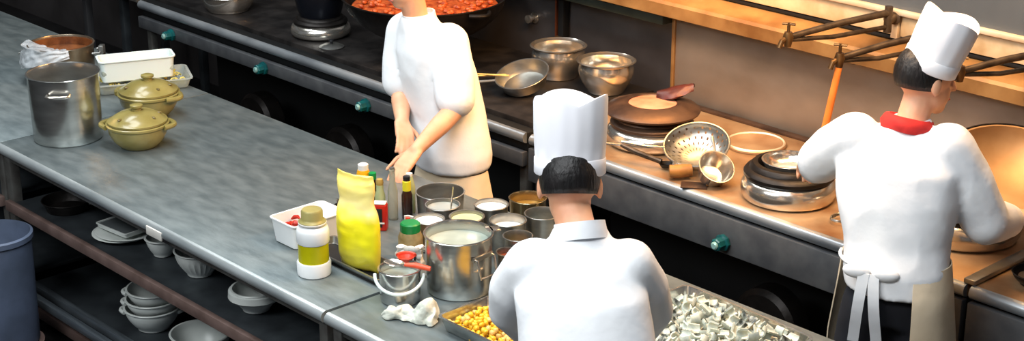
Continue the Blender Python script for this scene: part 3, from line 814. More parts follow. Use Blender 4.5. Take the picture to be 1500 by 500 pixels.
# containers of ingredients
def canister(label, x, y, r, zr, cm=None, fill=0.02, name='ingredient_pot', cname='contents', heap=0.0, bodym=None):
    hgt = zr - T
    t = thing(name, label, 'pot', (x, y, T), 0, 'steel ingredient pots behind the big stockpot')
    MB().lathe(vessel(r - 0.004, hgt, (r - 0.004) * 0.94, 0.002, 0.003), 44).build('pot_body', bodym or M['steel_dull'], t)
    if cm is not None:
        MB().lathe(disc(r - 0.0075, hgt - fill, heap), 36).build(cname, cm, t)
    return t
canister('wide steel basin at the back of the ingredient pots', -4.24, 3.575, 0.09, 0.925, None)
canister('pot of grey liquid with a thin ladle handle sticking out', -4.115, 3.48, 0.063, 0.935, M['grey_liquid'], 0.012)
t = thing('ladle', 'thin steel ladle standing in the pot of grey liquid', 'ladle', (-4.09, 3.475, 0.84))
MB().tube([(0, 0, 0.0), (0.012, 0.01, 0.08), (0.02, 0.016, 0.17)], 0.003, 8).build('ladle_handle', M['steel_mirror'], t)
MB().lathe([(0, 0), (0.018, 0.006), (0.022, 0.018), (0.02, 0.018), (0.016, 0.008), (0, 0.003)], 20).build('ladle_bowl', M['steel_mirror'], t)
canister('pot of white powder nearest the green-capped jar', -4.055, 3.365, 0.057, 0.93, M['salt'], 0.01, heap=0.006)
canister('pot of pale green paste beside the stockpot rim', -3.955, 3.452, 0.062, 0.945, M['greenish'], 0.012)
canister('pot of white sugar furthest back before the dark aisle', -3.972, 3.58, 0.062, 0.95, M['salt'], 0.014, heap=0.012)
canister('pot half full of white salt right of the green paste', -3.825, 3.523, 0.065, 0.95, M['salt'], 0.03)
canister('tan steel pot of amber oil at the counter back edge', -3.925, 3.71, 0.068, 0.955, M['amber'], 0.035, bodym=mat('brassy_steel', (190, 170, 130), 0.95, 0.25))
canister('empty dull steel pot beside the cook\'s left ear', -3.79, 3.652, 0.064, 0.95, M['grey_liquid'], 0.07)
canister('steel pot of brown liquid next to the white salt', -3.70, 3.452, 0.052, 0.95, M['amber'], 0.05)
canister('small pot of red brown sauce behind the stockpot handle', -3.655, 3.368, 0.042, 0.93, M['dark_sauce'], 0.02)
canister('steel pot partly hidden by the seated cook\'s shoulder', -3.535, 3.30, 0.05, 0.93, M['dark_sauce'], 0.05)
bpy.context.view_layer.update()
for o in COL.objects:
    if o.get('label') == "steel pot partly hidden by the seated cook's shoulder": o['label'] = 'dark steel pot nearest the middle cook\'s left shoulder'
t = thing('sauce_sachet', 'small white sachet with red and green marks behind the jar', 'packet', (-4.16, 3.375, T), math.radians(40))
MB().sheet(lambda u, v: Vector(((u - 0.5) * 0.05, 0.006 * math.sin(u * 6) + 0.012 * (1 - v), v * 0.085)), 10, 10, 0.006).build('sachet_body', M['label_white'], t, 60)
MB().box(-0.02, -0.005, -0.004, 0.002, 0.055, 0.08, 0.001).build('red_mark', M['red'], t)
MB().box(0.003, 0.016, -0.004, 0.002, 0.055, 0.075, 0.001).build('green_mark', M['green_cap'], t)

# ================================================================== CORN TRAY
t = thing('food_tray', 'shallow steel tray heaped with yellow corn at the front', 'tray', (-3.38, 3.07, T))
trayshape(MB(), 0.31, 0.215, 0.05, flare=0.012, lip=0.005, r=0.018).build('tray_body', M['steel'], t)
kv = []
for k in range(3):
    mb = MB().lathe([(0, 0), (0.004, 0.0005), (0.0085, 0.006), (0.0095, 0.011), (0.007, 0.015), (0, 0.016)], 10, None, lambda a, z: 1 + 0.12 * math.cos(2 * a + k) + 0.06 * math.cos(3 * a))
    kv.append(mb.mesh('corn_kernel', M['corn_pale'] if k == 2 else M['corn'], 60))
nk = 0
for layer in range(3):
    step = 0.0185
    ny = 9 if layer < 2 else 7; nx = 14 if layer < 2 else 11
    if layer == 0: nx, ny = 13, 9
    for i in range(nx):
        for j in range(ny):
            if nk >= 298: break
            x = (i - (nx - 1) / 2) * step * 1.05 + random.uniform(-0.004, 0.004)
            y = (j - (ny - 1) / 2) * step * 1.08 + random.uniform(-0.004, 0.004)
            o = bpy.data.objects.new('corn_kernel', kv[random.choice([0, 0, 1, 1, 2]) if x < 0.02 else random.choice([0, 1, 2, 2])]); COL.objects.link(o)
            o.location = (-3.38 + x, 3.07 + y, T + 0.006 + layer * 0.0135 + random.uniform(0, 0.004))
            o.rotation_euler = (random.uniform(-0.9, 0.9), random.uniform(-0.9, 0.9), random.uniform(0, 6.2))
            tag(o, 'yellow corn kernel in the shallow steel tray', 'corn', 'corn kernels in the steel tray')
            nk += 1

# ================================================================== SQUID TRAY
t = thing('food_tray', 'large steel tray piled with cut white squid at bottom right', 'tray', (-2.92, 3.47, T), math.radians(-2))
trayshape(MB(), 0.52, 0.44, 0.05, flare=0.012, lip=0.006, r=0.02).build('tray_body', M['steel'], t)
sv = []
for k in range(6):
    mb = MB()
    span = [2.2, 3.3, 4.4, 1.6, 2.8, 3.8][k]; R_ = [0.017, 0.015, 0.014, 0.02, 0.016, 0.013][k]; W_ = [0.032, 0.026, 0.024, 0.036, 0.03, 0.022][k]
    def fn(u, v, span=span, R_=R_, W_=W_, k=k):
        a = span * (u - 0.5)
        sc = 1 + 0.05 * math.sin(v * 22) * math.cos(u * 26)
        rr = R_ * (1 + 0.15 * (v - 0.5)) * sc
        return Vector((rr * math.sin(a), (v - 0.5) * W_ * (1 + 0.2 * math.sin(u * PI)), R_ - rr * math.cos(a)))
    mb.sheet(fn, 16, 10, 0.0055)
    sv.append(mb.mesh('squid_piece', M['squid_dark'] if k in (1, 3) else M['squid'], 60))
ns = 0
RZ = Matrix.Rotation(math.radians(-2), 3, 'Z')
for layer in range(3):
    nx, ny = ((12, 9), (11, 9), (9, 8))[layer]
    for i in range(nx):
        for j in range(ny):
            x = (i - (nx - 1) / 2) * 0.0405 + random.uniform(-0.008, 0.008)
            y = (j - (ny - 1) / 2) * 0.043 + random.uniform(-0.008, 0.008)
            p = RZ @ Vector((x, y, 0))
            o = bpy.data.objects.new('squid_piece', sv[random.choice([0, 0, 1, 2, 2, 3, 4, 4, 5])]); COL.objects.link(o)
            o.location = (-2.92 + p.x, 3.47 + p.y, T + 0.012 + layer * 0.02 + random.uniform(0, 0.006))
            o.rotation_euler = (random.uniform(-0.9, 0.9), random.uniform(-0.9, 0.9), random.uniform(0, 6.2))
            s_ = random.uniform(0.85, 1.15); o.scale = (s_, s_, s_)
            tag(o, 'curled white squid piece in the large steel tray', 'squid', 'cut squid pieces in the steel tray')
            ns += 1

# ================================================================== SHELF ITEMS UNDER THE COUNTER
SH = 0.571
t = thing('dinner_plate', 'white plate under the grey tray on the upper shelf', 'plate', (-5.42, 2.95, SH), 0)
MB().lathe([(0, 0), (0.07, 0), (0.078, 0.004), (0.12, 0.018), (0.122, 0.02), (0.118, 0.021), (0.075, 0.008), (0, 0.006)], 48).build('plate_body', M['white_china'], t)
o = copy_tree(t); o.location = (-5.405, 2.958, SH + 0.009); o['label'] = 'upper white plate of the pair on the upper shelf'
t['label'] = 'lower white plate of the pair on the upper shelf'
t['group'] = o['group'] = 'white plates on the upper shelf'
t = thing('serving_tray', 'small grey metal tray resting on the white plates', 'tray', (-5.41, 2.945, SH + 0.032), math.radians(6))
trayshape(MB(), 0.19, 0.12, 0.022, flare=0.004, lip=0.002, r=0.008).build('tray_body', M['white_china'], t)
MB().box(-0.088, 0.088, -0.054, 0.054, 0.008, 0.019, 0.002).build('tray_liner', M['grey_plate'], t)
def bowl(label, loc, r, h, m=None, kind='plain', name='mixing_bowl', group='white bowls on the shelves'):
    t = thing(name, label, 'bowl', loc, random.uniform(0, 6), group)
    if kind == 'ribbed':
        MB().lathe(vessel(r, h, r * 0.55, 0.003, 0.004, 1.0), 72, None, lambda a, z: 1 + (0.022 * math.cos(24 * a) if 0.012 < z < h * 0.8 else 0)).build('bowl_body', m or M['white_china'], t)
    else:
        MB().lathe(vessel(r, h, r * 0.6, 0.004, 0.005, 0.9), 48).build('bowl_body', m or M['white_china'], t)
    if kind == 'rimmed':
        MB().lathe([(r + 0.002, h - 0.004), (r + 0.012, h - 0.008), (r + 0.014, h - 0.03), (r + 0.002, h - 0.04), (r - 0.004, h - 0.02)], 48).build('bowl_rim', m or M['white_china'], t)
    if kind == 'lug':
        for sg in (-1, 1):
            MB().tube([Vector((sg * (r * 0.97 + 0.02 * math.sin(PI * k / 8)), -0.035 + 0.07 * k / 8, h - 0.016)) for k in range(9)], 0.008, 8).build('lug_handle', m or M['white_china'], t)
    return t
bowl('small plain white bowl just right of the white plates', (-5.15, 2.96, SH), 0.06, 0.075)
bowl('ribbed white bowl under the counter edge, upper shelf', (-4.90, 2.965, SH), 0.088, 0.1, kind='ribbed')
bowl('wide-rimmed white bowl at the right end of upper shelf', (-4.50, 2.94, SH), 0.083, 0.085, kind='rimmed')
for k in range(3):
    b_ = bowl(['white lug-handled bowl at the bottom of the lower-shelf stack', 'white lug-handled bowl in the middle of the lower-shelf stack', 'white lug-handled bowl on top of the lower-shelf stack'][k],
              (-5.315 + 0.003 * k, 2.99 + 0.002 * k, 0.201 + [0, 0.052, 0.094][k]), [0.108, 0.103, 0.1][k], [0.095, 0.08, 0.08][k], kind='lug')
    b_.rotation_euler.z = 0.85
bowl('large white bowl alone on lower shelf at the bottom edge', (-4.97, 2.99, 0.201), 0.112, 0.1)
t = thing('frying_pan', 'dark pan in the shadow at the left of upper shelf', 'pan', (-5.83, 2.93, SH), 0.6)
MB().lathe(vessel(0.1, 0.045, 0.085, 0.003, 0.002), 40).build('pan_body', M['iron'], t)
MB().tube([(0.1, 0, 0.035), (0.16, 0, 0.05), (0.2, 0, 0.052)], 0.008, 10).build('handle', M['steel_mirror'], t)
# made-up slate blue bin shape in place of a blurred passing figure
t = thing('passerby_standin', 'slate blue round stand-in for a blurred passer-by at left edge', 'bin', (-5.85, 2.615, 0.0))
MB().lathe([(0, 0.07), (0.13, 0.07), (0.136, 0.085), (0.142, 0.52), (0.15, 0.525), (0.15, 0.545), (0.14, 0.55), (0.136, 0.52), (0.13, 0.1), (0, 0.09)], 48).build('standin_body', M['blue_standin'], t)
MB().lathe([(0, 0.05), (0.15, 0.05), (0.152, 0.07), (0, 0.07)], 40).build('standin_base', M['rust_beam'], t)
for k in range(4):
    a = PI / 4 + k * PI / 2
    MB().lathe([(0, -0.01), (0.02, -0.01), (0.025, -0.006), (0.025, 0.006), (0.02, 0.01), (0, 0.01)], 16, Matrix.Translation((0.1 * math.cos(a), 0.1 * math.sin(a), 0.025)) @ Matrix.Rotation(PI / 2, 4, 'X')).build('standin_caster', M['black_plastic'], t)

# ================================================================== ON THE LONG RANGE
ZS = T + 0.02
def wok_prof(r, d, th=0.004):
    P = []
    n = 10
    for k in range(n + 1):
        a = k / n
        P.append((r * math.sin(a * PI / 2 * 0.92) / math.sin(PI / 2 * 0.92), d * (1 - math.cos(a * PI / 2 * 0.92)) / (1 - math.cos(PI / 2 * 0.92))))
    out = P[:]
    inn = [(max(0, x - th * (0.2 + 0.8 * (x / r))), z + th) for x, z in P[::-1]]
    out.append((r + 0.006, d)); out.append((r + 0.006, d + 0.005))
    return out + inn
t = thing('wok', 'huge black wok of orange braised food behind the left cook', 'wok', (-5.83, 4.84, ZS + 0.085))
MB().lathe(wok_prof(0.385, 0.215), 72).build('wok_body', M['iron'], t)
MB().lathe([(0, 0.19), (0.2, 0.187), (0.33, 0.178), (0.345, 0.17), (0.34, 0.165), (0, 0.15)], 64).build('braised_food', M['orange_food'], t)
mb = MB()
for k in range(150):
    a = random.uniform(0, 2 * PI); r = 0.31 * math.sqrt(random.random())
    mb.ellip((r * math.cos(a), r * math.sin(a), 0.192), (random.uniform(0.012, 0.02), random.uniform(0.01, 0.016), 0.01), Matrix.Rotation(a * 3, 3, 'Z'), 10, 6)
f_ = mb.build('food_lumps', M['orange_food'], t, 60); f_['kind'] = 'stuff'
for sg in (-1, 1):
    MB().tube([Vector((sg * (0.385 + 0.045 * math.sin(PI * k / 8)), -0.06 + 0.12 * k / 8, 0.2)) for k in range(9)], 0.009, 10).build('loop_handle', M['iron'], t)
def burner(label, loc, r, h, basem, ringm, rr=0.9, group='wok burners'):
    t = thing('wok_burner', label, 'burner', loc, 0, group)
    MB().lathe([(0, 0), (r * 0.86, 0), (r * 0.95, 0.008), (r * 0.99, h * 0.2), (r, h * 0.36), (r * 0.985, h * 0.52), (r * 0.94, h * 0.66), (r * 0.86, h * 0.76), (r * 0.75, h * 0.8), (r * 0.7, h * 0.5), (0, h * 0.3)], 56).build('burner_base', basem, t)
    MB().lathe([(r * 0.55, h * 0.8), (r * rr * 0.96, h * 0.74), (r * rr, h * 0.8), (r * rr, h * 0.9), (r * 0.95 * rr, h * 1.0), (r * 0.88 * rr, h * 1.04), (r * 0.87 * rr, h * 1.1), (r * 0.8 * rr, h * 1.2), (r * 0.7 * rr, h * 1.22), (r * 0.56, h * 0.9)], 56).build('iron_ring', ringm, t)
    return t
burner('squat burner ring under the huge orange wok', (-5.83, 4.84, ZS), 0.2, 0.09, M['steel_dull'], M['iron'])
burner('shiny burner with black iron ring left of the orange wok', (-6.50, 4.72, ZS), 0.15, 0.085, M['steel_mirror'], M['iron'])
t = thing('cooking_pot', 'black cooking pot on the burner left of the orange wok', 'pot', (-6.50, 4.72, ZS + 0.094))
MB().lathe(vessel(0.128, 0.16, 0.1, 0.004, 0.005, 0.8), 48).build('pot_body', mat('blue_black_iron', (30, 33, 42), 0.6, 0.35), t)
for sg in (-1, 1):
    MB().tube([Vector((sg * (0.128 + 0.035 * math.sin(PI * k / 8)), -0.04 + 0.08 * k / 8, 0.13)) for k in range(9)], 0.007, 10).build('loop_handle', M['iron'], t)
t = thing('basin', 'bright steel basin at the top edge of the long range', 'basin', (-7.23, 4.66, ZS))
MB().lathe(vessel(0.14, 0.09, 0.11, 0.003, 0.005, 0.8), 48).build('basin_body', M['steel_mirror'], t)
MB().lathe([(0.075, 0.075), (0.12, 0.085), (0.123, 0.088), (0.12, 0.09), (0.07, 0.08)], 40).build('inner_dish', M['white_china'], t)
t = thing('pot_lid', 'small steel pot lid lying by the burner left of the orange wok', 'lid', (-6.28, 4.62, ZS))
MB().lathe([(0.06, 0), (0.062, 0.004), (0.04, 0.014), (0.01, 0.018), (0, 0.018), (0, 0.014), (0.04, 0.01), (0.058, 0.0)], 36).build('lid_body', M['steel_dull'], t)
MB().lathe([(0, 0.018), (0.007, 0.018), (0.007, 0.026), (0.014, 0.03), (0.012, 0.038), (0, 0.04)], 20).build('lid_knob', M['black_plastic'], t)

def steel_bowl(label, loc, r, h, rb):
    t = thing('mixing_bowl', label, 'bowl', loc, 0, 'deep steel bowls on the range')
    P = [(0, 0.004), (rb * 0.7, 0.004), (rb, 0), (rb + 0.006, 0.004)]
    n = 10
    for k in range(1, n + 1):
        tt = k / n
        P.append((rb + (r * 0.985 - rb) * (math.sin(tt * PI * 0.62) / math.sin(PI * 0.5)) if tt < 0.8 else r * (0.985 - 0.06 * (tt - 0.8) / 0.2), h * 0.92 * tt))
    P += [(r * 0.95, h * 0.95), (r + 0.004, h * 0.975), (r + 0.007, h), (r, h + 0.003), (r * 0.92, h * 0.955)]
    for k in range(n, 0, -1):
        tt = k / n
        P.append(((rb + (r * 0.985 - rb) * math.sin(tt * PI * 0.62) if tt < 0.8 else r * (0.985 - 0.06 * (tt - 0.8) / 0.2)) - 0.004, h * 0.92 * tt + 0.004))
    P += [(rb * 0.8, 0.009), (0, 0.009)]
    MB().lathe(P, 64).build('bowl_body', M['steel_mirror'], t)
    return t
steel_bowl('deep shiny steel bowl in front, the right one of the pair', (-4.867, 5.075, ZS), 0.126, 0.145, 0.075)
steel_bowl('deep shiny steel bowl standing left of and behind its twin', (-5.175, 5.08, ZS), 0.124, 0.15, 0.08)
t = thing('saute_pan', 'steel saute pan tilted on the range beside the steel bowls', 'pan', (-5.10, 4.80, ZS + 0.004), 0)
tilt = Matrix.Rotation(math.radians(15), 4, RX) @ Matrix.Rotation(math.radians(-13), 4, HX)
tilt = Matrix.Translation((0, 0, 0.032)) @ tilt
MB().lathe(vessel(0.118, 0.06, 0.1, 0.003, 0.004), 56, tilt).build('pan_body', M['steel_dull'], t)
MB().tube([tilt @ (-RX * 0.118 + Vector((0, 0, 0.05))), tilt @ (-RX * 0.19 + Vector((0, 0, 0.06))), tilt @ (-RX * 0.28 + Vector((0, 0, 0.07)))], [0.006, 0.008, 0.009], 10).build('pan_handle', M['steel_dull'], t)
cs = None
for k, lb in enumerate(('wooden chopstick resting on the saute pan rim, upper one', 'wooden chopstick resting on the saute pan rim, lower one')):
    o = MB().tube([Vector((0, 0, 0)), RX * 0.15 + HX * (0.02 - 0.05 * k)], [0.003, 0.0045], 8).build('chopstick', M['corn_pale'])
    solo(o, lb, 'chopstick', (-5.255, 4.625 + 0.02 * k, ZS + 0.078 + 0.006 * k), group='chopsticks on the saute pan')

# ================================================================== ON THE RIGHT RANGE
burner('left burner of the right range under the dark wok of pink broth', (-4.30, 4.76, T), 0.19, 0.1, M['steel_mirror'], M['iron_brown'], 0.9)
t = thing('wok', 'broad dark brown wok lid of pink broth on the left burner', 'wok', (-4.30, 4.76, T + 0.122))
t['label'] = 'shallow dark brown wok of pink broth on the left burner'
MB().lathe([(0.1, 0.0), (0.17, 0.004), (0.192, 0.012), (0.196, 0.02), (0.185, 0.03), (0.14, 0.045), (0.115, 0.052), (0.1, 0.05), (0.085, 0.03), (0, 0.012), (0, 0.0)], 64).build('wok_body', M['iron_brown'], t)
MB().lathe(disc(0.102, 0.046, 0.006), 40).build('pink_broth', M['pink_broth'], t)
mb = MB()
def leaf(u, v):
    x = (u - 0.5) * 0.15; y = (v - 0.5) * 0.085 * (0.4 + math.sin(u * PI) * 0.8)
    return Vector((x, y, 0.045 * u + 0.02 * math.sin(v * PI) + 0.004 * noise.noise(Vector((u * 6, v * 6, 0)))))
mb.sheet(leaf, 18, 12, 0.008)
solo(mb.build('dish_cover', mat('dark_maroon_lid', (86, 40, 34), 0.2, 0.4, (58, 26, 24), 10), None, 60), 'dark maroon leaf-shaped cover tilted over the pink broth', 'cover', (-4.275, 4.87, T + 0.172), (0.2, 0, math.radians(35)))

# perforated ladle (colander)
t = thing('perforated_ladle', 'perforated steel ladle lying tilted with a wooden grip', 'ladle', (-3.965, 4.65, T))
tl = Matrix.Translation((0, 0, 0.10)) @ Matrix.Rotation(math.radians(22), 4, RX) @ Matrix.Rotation(math.radians(-8), 4, HX)
b = bmesh.new()
R0 = 0.128; D0 = 0.075
prof = [(R0 * math.sin(k / 14 * PI / 2), -D0 * math.cos(k / 14 * PI / 2)) for k in range(15)]
MBc = MB().lathe(prof[1:], 96)
holes = set()
# leave regular holes out of the bowl wall
seg = 96
faces = []
for fi, f in enumerate(MBc.f):
    ring = fi // seg; a = fi % seg
    if 2 <= ring <= 10 and ring % 2 == 0 and (a % 4 == (0 if (ring // 2) % 2 else 2)): continue
    faces.append(f)
MBc.f = faces
# thickness: inner shell
inner = [(r - 0.002, z + 0.002) for r, z in prof]
MBi = MB().lathe(inner[1:], 96)
fi2 = []
for fi, f in enumerate(MBi.f):
    ring = fi // seg; a = fi % seg
    if 2 <= ring <= 10 and ring % 2 == 0 and (a % 4 == (0 if (ring // 2) % 2 else 2)): continue
    fi2.append(f)
MBi.f = fi2
cm = MB().add(MBc.v, MBc.f).add(MBi.v, MBi.f)
cm.lathe([(R0 - 0.003, 0), (R0 + 0.002, -0.002), (R0 + 0.004, 0.001), (R0 + 0.001, 0.004), (R0 - 0.003, 0.003), (R0 - 0.003, 0)], 64)
cm.lathe([(0, -D0), (prof[1][0], prof[1][1]), (prof[1][0], prof[1][1] + 0.002), (0, -D0 + 0.002)], 48)
cm.xf(tl).build('ladle_bowl', M['steel_dull'], t)
hp = [tl @ (-RX * 0.10 - HX * 0.085 + Vector((0, 0, 0.0))), -RX * 0.09 - HX * 0.165 + Vector((0, 0, 0.045)), -RX * 0.06 - HX * 0.18 + Vector((0, 0, 0.03))]
MB().tube([tl @ (-RX * 0.125 + Vector((0, 0, 0))), -RX * 0.19 + HX * 0.0 + Vector((0, 0, 0.09)), -RX * 0.29 + HX * 0.03 + Vector((0, 0, 0.1))], 0.006, 10).build('wire_arm', M['steel_mirror'], t)
MB().tube([tl @ (-RX * 0.09 - HX * 0.09), -RX * 0.1 - HX * 0.13 + Vector((0, 0, 0.05))], 0.009, 10).build('socket', M['steel_dull'], t)
MB().tube([-RX * 0.115 - HX * 0.125 + Vector((0, 0, 0.034)), -RX * 0.08 - HX * 0.125 + Vector((0, 0, 0.034)), -RX * 0.03 - HX * 0.118 + Vector((0, 0, 0.036))], [0.024, 0.027, 0.023], 16).build('wooden_grip', M['wood_handle'], t)
# long dark ladle handle
t = thing('ladle', 'ladle with dark flat handle lying left of the perforated ladle', 'ladle', (-4.06, 4.54, T))
MB().tube([RX * 0.01 + Vector((0, 0, 0.03)), -RX * 0.08 + HX * 0.05 + Vector((0, 0, 0.05)), -RX * 0.14 + HX * 0.1 + Vector((0, 0, 0.065))], [0.011, 0.012, 0.009], 10).build('ladle_handle', M['pipe'], t)
MB().tube([-RX * 0.14 + HX * 0.1 + Vector((0, 0, 0.065)), -RX * 0.23 + HX * 0.11 + Vector((0, 0, 0.07))], 0.006, 10).build('ladle_tip', M['steel_mirror'], t)
MB().lathe([(0, 0), (0.02, 0.003), (0.03, 0.018), (0.028, 0.018), (0.018, 0.006), (0, 0.003)], 24, Matrix.Translation(RX * 0.03 + Vector((0, 0, 0.005)))).build('ladle_bowl', M['iron'], t)
# small saucepan tipped on its side
t = thing('saucepan', 'small steel saucepan tipped toward the cook beside the perforated ladle', 'saucepan', (-3.80, 4.56, T))
tl2 = Matrix.Translation((0, 0, 0.052)) @ Matrix.Rotation(math.radians(38), 4, RX) @ Matrix.Rotation(math.radians(14), 4, HX) @ Matrix.Translation((0, 0, -0.035))
MB().lathe(vessel(0.068, 0.075, 0.052, 0.002, 0.003), 48, tl2).build('pan_body', M['steel_mirror'], t)
MB().tube([tl2 @ (RX * 0.0 + HX * 0.066 + Vector((0, 0, 0.06))), tl2 @ (HX * 0.1 + Vector((0, 0, 0.062))), tl2 @ (HX * 0.15 + Vector((0, 0, 0.05)))], 0.006, 10).build('pan_handle', M['steel_dull'], t)
# copper scraper on the front edge
mb = MB().box(-0.06, 0.045, -0.04, 0.03, 0, 0.004, 0.001)
t = thing('scraper', 'flat copper-brown scraper at the front edge of right range', 'scraper', (-3.835, 4.50, T), math.radians(38))
MB().box(-0.055, 0.045, -0.035, 0.03, 0.001, 0.006, 0.0015).build('scraper_blade', M['iron_brown'], t)
MB().tube([(0.04, 0, 0.008), (0.10, 0.01, 0.012)], 0.007, 8).build('scraper_handle', M['wood_handle'], t)
# sunken pan
t = thing('sunken_pan', 'round shallow pan sunk in the range behind the saucepan', 'pan', (-3.985, 5.04, T))
MB().lathe([(0, 0.003), (0.095, 0.003), (0.11, 0.012), (0.122, 0.014), (0.126, 0.01), (0.126, 0.002), (0, 0.0)], 56).build('pan_body', M['stove_warm'], t)
MB().lathe([(0.112, 0.013), (0.117, 0.018), (0.122, 0.013)], 56).build('pan_rim', M['rim'], t)
burner('middle burner of the right range with steel base and black ring', (-3.523, 4.665, T), 0.178, 0.115, M['steel_mirror'], M['iron'], 0.95)
t = thing('cooking_pot', 'round steel pot set into the middle burner below the tap', 'pot', (-3.523, 4.665, T + 0.09))
MB().lathe(vessel(0.1, 0.06, 0.06, 0.003, 0.004, 0.7), 56).build('pot_body', M['steel_mirror'], t)
MB().lathe(disc(0.078, 0.02), 40).build('contents', M['grey_liquid'], t)
t = thing('scrub_pad', 'small dark wire scrub pad before the middle burner', 'scrub pad', (-3.235, 4.60, T))
mb = MB()
for k in range(26):
    a = random.uniform(0, 6.28); ph = random.uniform(-0.6, 0.6)
    mb.tube(arc((0, 0, 0.016), 0.036, a, a + 2.4, 8, Vector((math.cos(ph), 0, math.sin(ph) * 0.35)), Vector((0, 1, 0.1 * math.sin(a)))), 0.0018, 5)
mb.build('wire_mesh', M['steel_dull'], t, 60)
# right wok and burner
burner('right burner of the right range under the bright tilted wok', (-2.88, 4.83, T), 0.2, 0.12, M['steel_mirror'], M['iron'], 0.9)
t = thing('wok', 'bright worn wok tilted toward the room on the right burner', 'wok', (-2.77, 4.91, T + 0.155))
tw = Matrix.Rotation(math.radians(20), 4, RX)
MB().lathe(wok_prof(0.235, 0.12), 64, tw).build('wok_body', M['wok_warm'], t)
MB().lathe([(0.238, 0.115), (0.246, 0.117), (0.247, 0.125), (0.24, 0.128), (0.236, 0.122)], 64, tw).build('wok_rim', M['iron'], t)
pp = [tw @ (RX * 0.24 + Vector((0, 0, 0.12))), tw @ (RX * 0.24 - HX * 0.0 + RX * 0.06 + Vector((0, 0, 0.13))), tw @ (RX * 0.4 + Vector((0, 0, 0.15)))]
MB().tube(pp, [0.012, 0.014, 0.015], 12).build('wok_handle', M['wood_handle'], t)
t = thing('bowl', 'dark iron bowl at the right end of the range', 'bowl', (-2.47, 4.62, T))
MB().lathe(vessel(0.075, 0.045, 0.05, 0.003, 0.003, 0.8), 40).build('bowl_body', M['iron'], t)
MB().lathe(disc(0.055, 0.028), 30).build('contents', M['steel_dull'], t)

# swing taps above the wok range
def tap(label, pivot, tip, spout_to=None, hose=None):
    t = thing('swing_tap', label, 'tap', pivot, 0, 'swing taps over the wok range')
    O = Vector(pivot); tip = Vector(tip)
    MB().lathe([(0, 0), (0.028, 0), (0.028, 0.008), (0.018, 0.012), (0.018, 0.05), (0, 0.05)], 24,
               Matrix.Translation(O) @ Matrix.Rotation(PI / 2, 4, 'X')).build('wall_mount', M['pipe'], t, origin=O)
    s0 = O + Vector((0, -0.045, 0))
    MB().tube([s0 + Vector((0, 0, -0.05)), s0 + Vector((0, 0, 0.05))], 0.016, 14).build('pivot_body', M['pipe'], t, origin=O)
    MB().tube([s0 + Vector((0, 0, 0.025)), s0 * 0.5 + tip * 0.5 + Vector((0, 0, 0.018)), tip + Vector((0, 0, 0.0))], [0.014, 0.013, 0.012], 12).build('upper_arm', M['pipe'], t, origin=O)
    MB().tube([s0 + Vector((0, 0, -0.03)), s0 * 0.45 + tip * 0.55 + Vector((0, 0, -0.03)), tip + Vector((0, 0, -0.01))], [0.009, 0.009, 0.009], 10).build('brace_arm', M['pipe'], t, origin=O)
    v_ = MB().tube([tip + Vector((0, 0, -0.035)), tip + Vector((0, 0, -0.015)), tip, tip + Vector((0, 0, 0.02))], [0.013, 0.017, 0.02, 0.014], 14).build('valve', M['brass'], t, origin=O)
    MB().tube([tip + Vector((0, 0, 0.018)), tip + Vector((0, 0, 0.055))], 0.006, 10).build('valve_stem', M['brass'], v_, origin=O)
    MB().tube([tip + Vector((-0.022, -0.01, 0.05)), tip + Vector((0.022, 0.01, 0.05))], 0.005, 8).build('valve_lever', M['brass'], v_, origin=O)
    d = (tip - s0).normalized()
    MB().tube([tip, tip + d * 0.03 + Vector((0, 0, -0.012)), tip + d * 0.04 + Vector((0, 0, -0.035))], 0.01, 10).build('spout', M['brass'], t, origin=O)
    if hose:
        MB().tube([tip + Vector((0, 0, -0.03)), (tip + Vector(hose)) * 0.5 + Vector((0.004, 0, 0)), Vector(hose)], [0.013, 0.014, 0.013], 14).build('spout_hose', M['orange_lit_hose'], t, origin=O)
    return t
tap('swing tap with brass valve reaching left over the wok range', (-3.51, 5.25, 1.41), (-3.607, 4.72, 1.41))
tap('swing tap with orange-lit hose hanging into the middle burner pot', (-3.33, 5.25, 1.36), (-3.445, 4.82, 1.345), hose=(-3.50, 4.80, 0.935))
tap('swing tap behind the tall hat of the right cook', (-2.83, 5.25, 1.40), (-2.95, 4.83, 1.40))

# ================================================================== PEOPLE
def V(*a): return Vector(a)
def hand_shapes(mb, wrist, d, nrm, side, curl=0.5, s=1.0, spread=0.12):
    """palm + five fingers. d: direction wrist->fingers, nrm: palm normal (fingers curl toward it), side: direction of the thumb"""
    d = Vector(d).normalized(); nrm = Vector(nrm); nrm = (nrm - d * nrm.dot(d)).normalized()
    side = d.cross(nrm) * (1 if d.cross(nrm).dot(Vector(side)) > 0 else -1)
    w = Vector(wrist)
    for k in range(4):
        q = (1.5 - k) * 0.019 * s
        mb.capsule(w + side * q * 0.7, 0.015 * s, w + d * 0.082 * s + side * q, 0.0125 * s, 10)
        p = w + d * 0.086 * s + side * q
        L = [0.042, 0.046, 0.043, 0.034][k] * s
        ang = curl * 0.55
        dd = (d + side * spread * (1.5 - k) * 0.6)
        for j in range(3):
            v = (dd * math.cos(ang) + nrm * math.sin(ang)).normalized()
            p2 = p + v * L * [1, 0.68, 0.52][j]
            mb.capsule(p, [0.0098, 0.009, 0.0082][j] * s, p2, [0.0092, 0.0084, 0.0074][j] * s, 8)
            p = p2; ang += curl * 0.85
    p = w + d * 0.02 * s + side * 0.026 * s
    v = (d * 0.62 + side * 0.75 + nrm * 0.25).normalized()
    p2 = p + v * 0.042 * s; mb.capsule(p, 0.013 * s, p2, 0.011 * s, 8)
    v = (d * 0.9 + side * 0.25 + nrm * 0.4 * curl).normalized()
    p3 = p2 + v * 0.033 * s; mb.capsule(p2, 0.0105 * s, p3, 0.0095 * s, 8)
    p4 = p3 + v * 0.026 * s; mb.capsule(p3, 0.0095 * s, p4, 0.008 * s, 8)

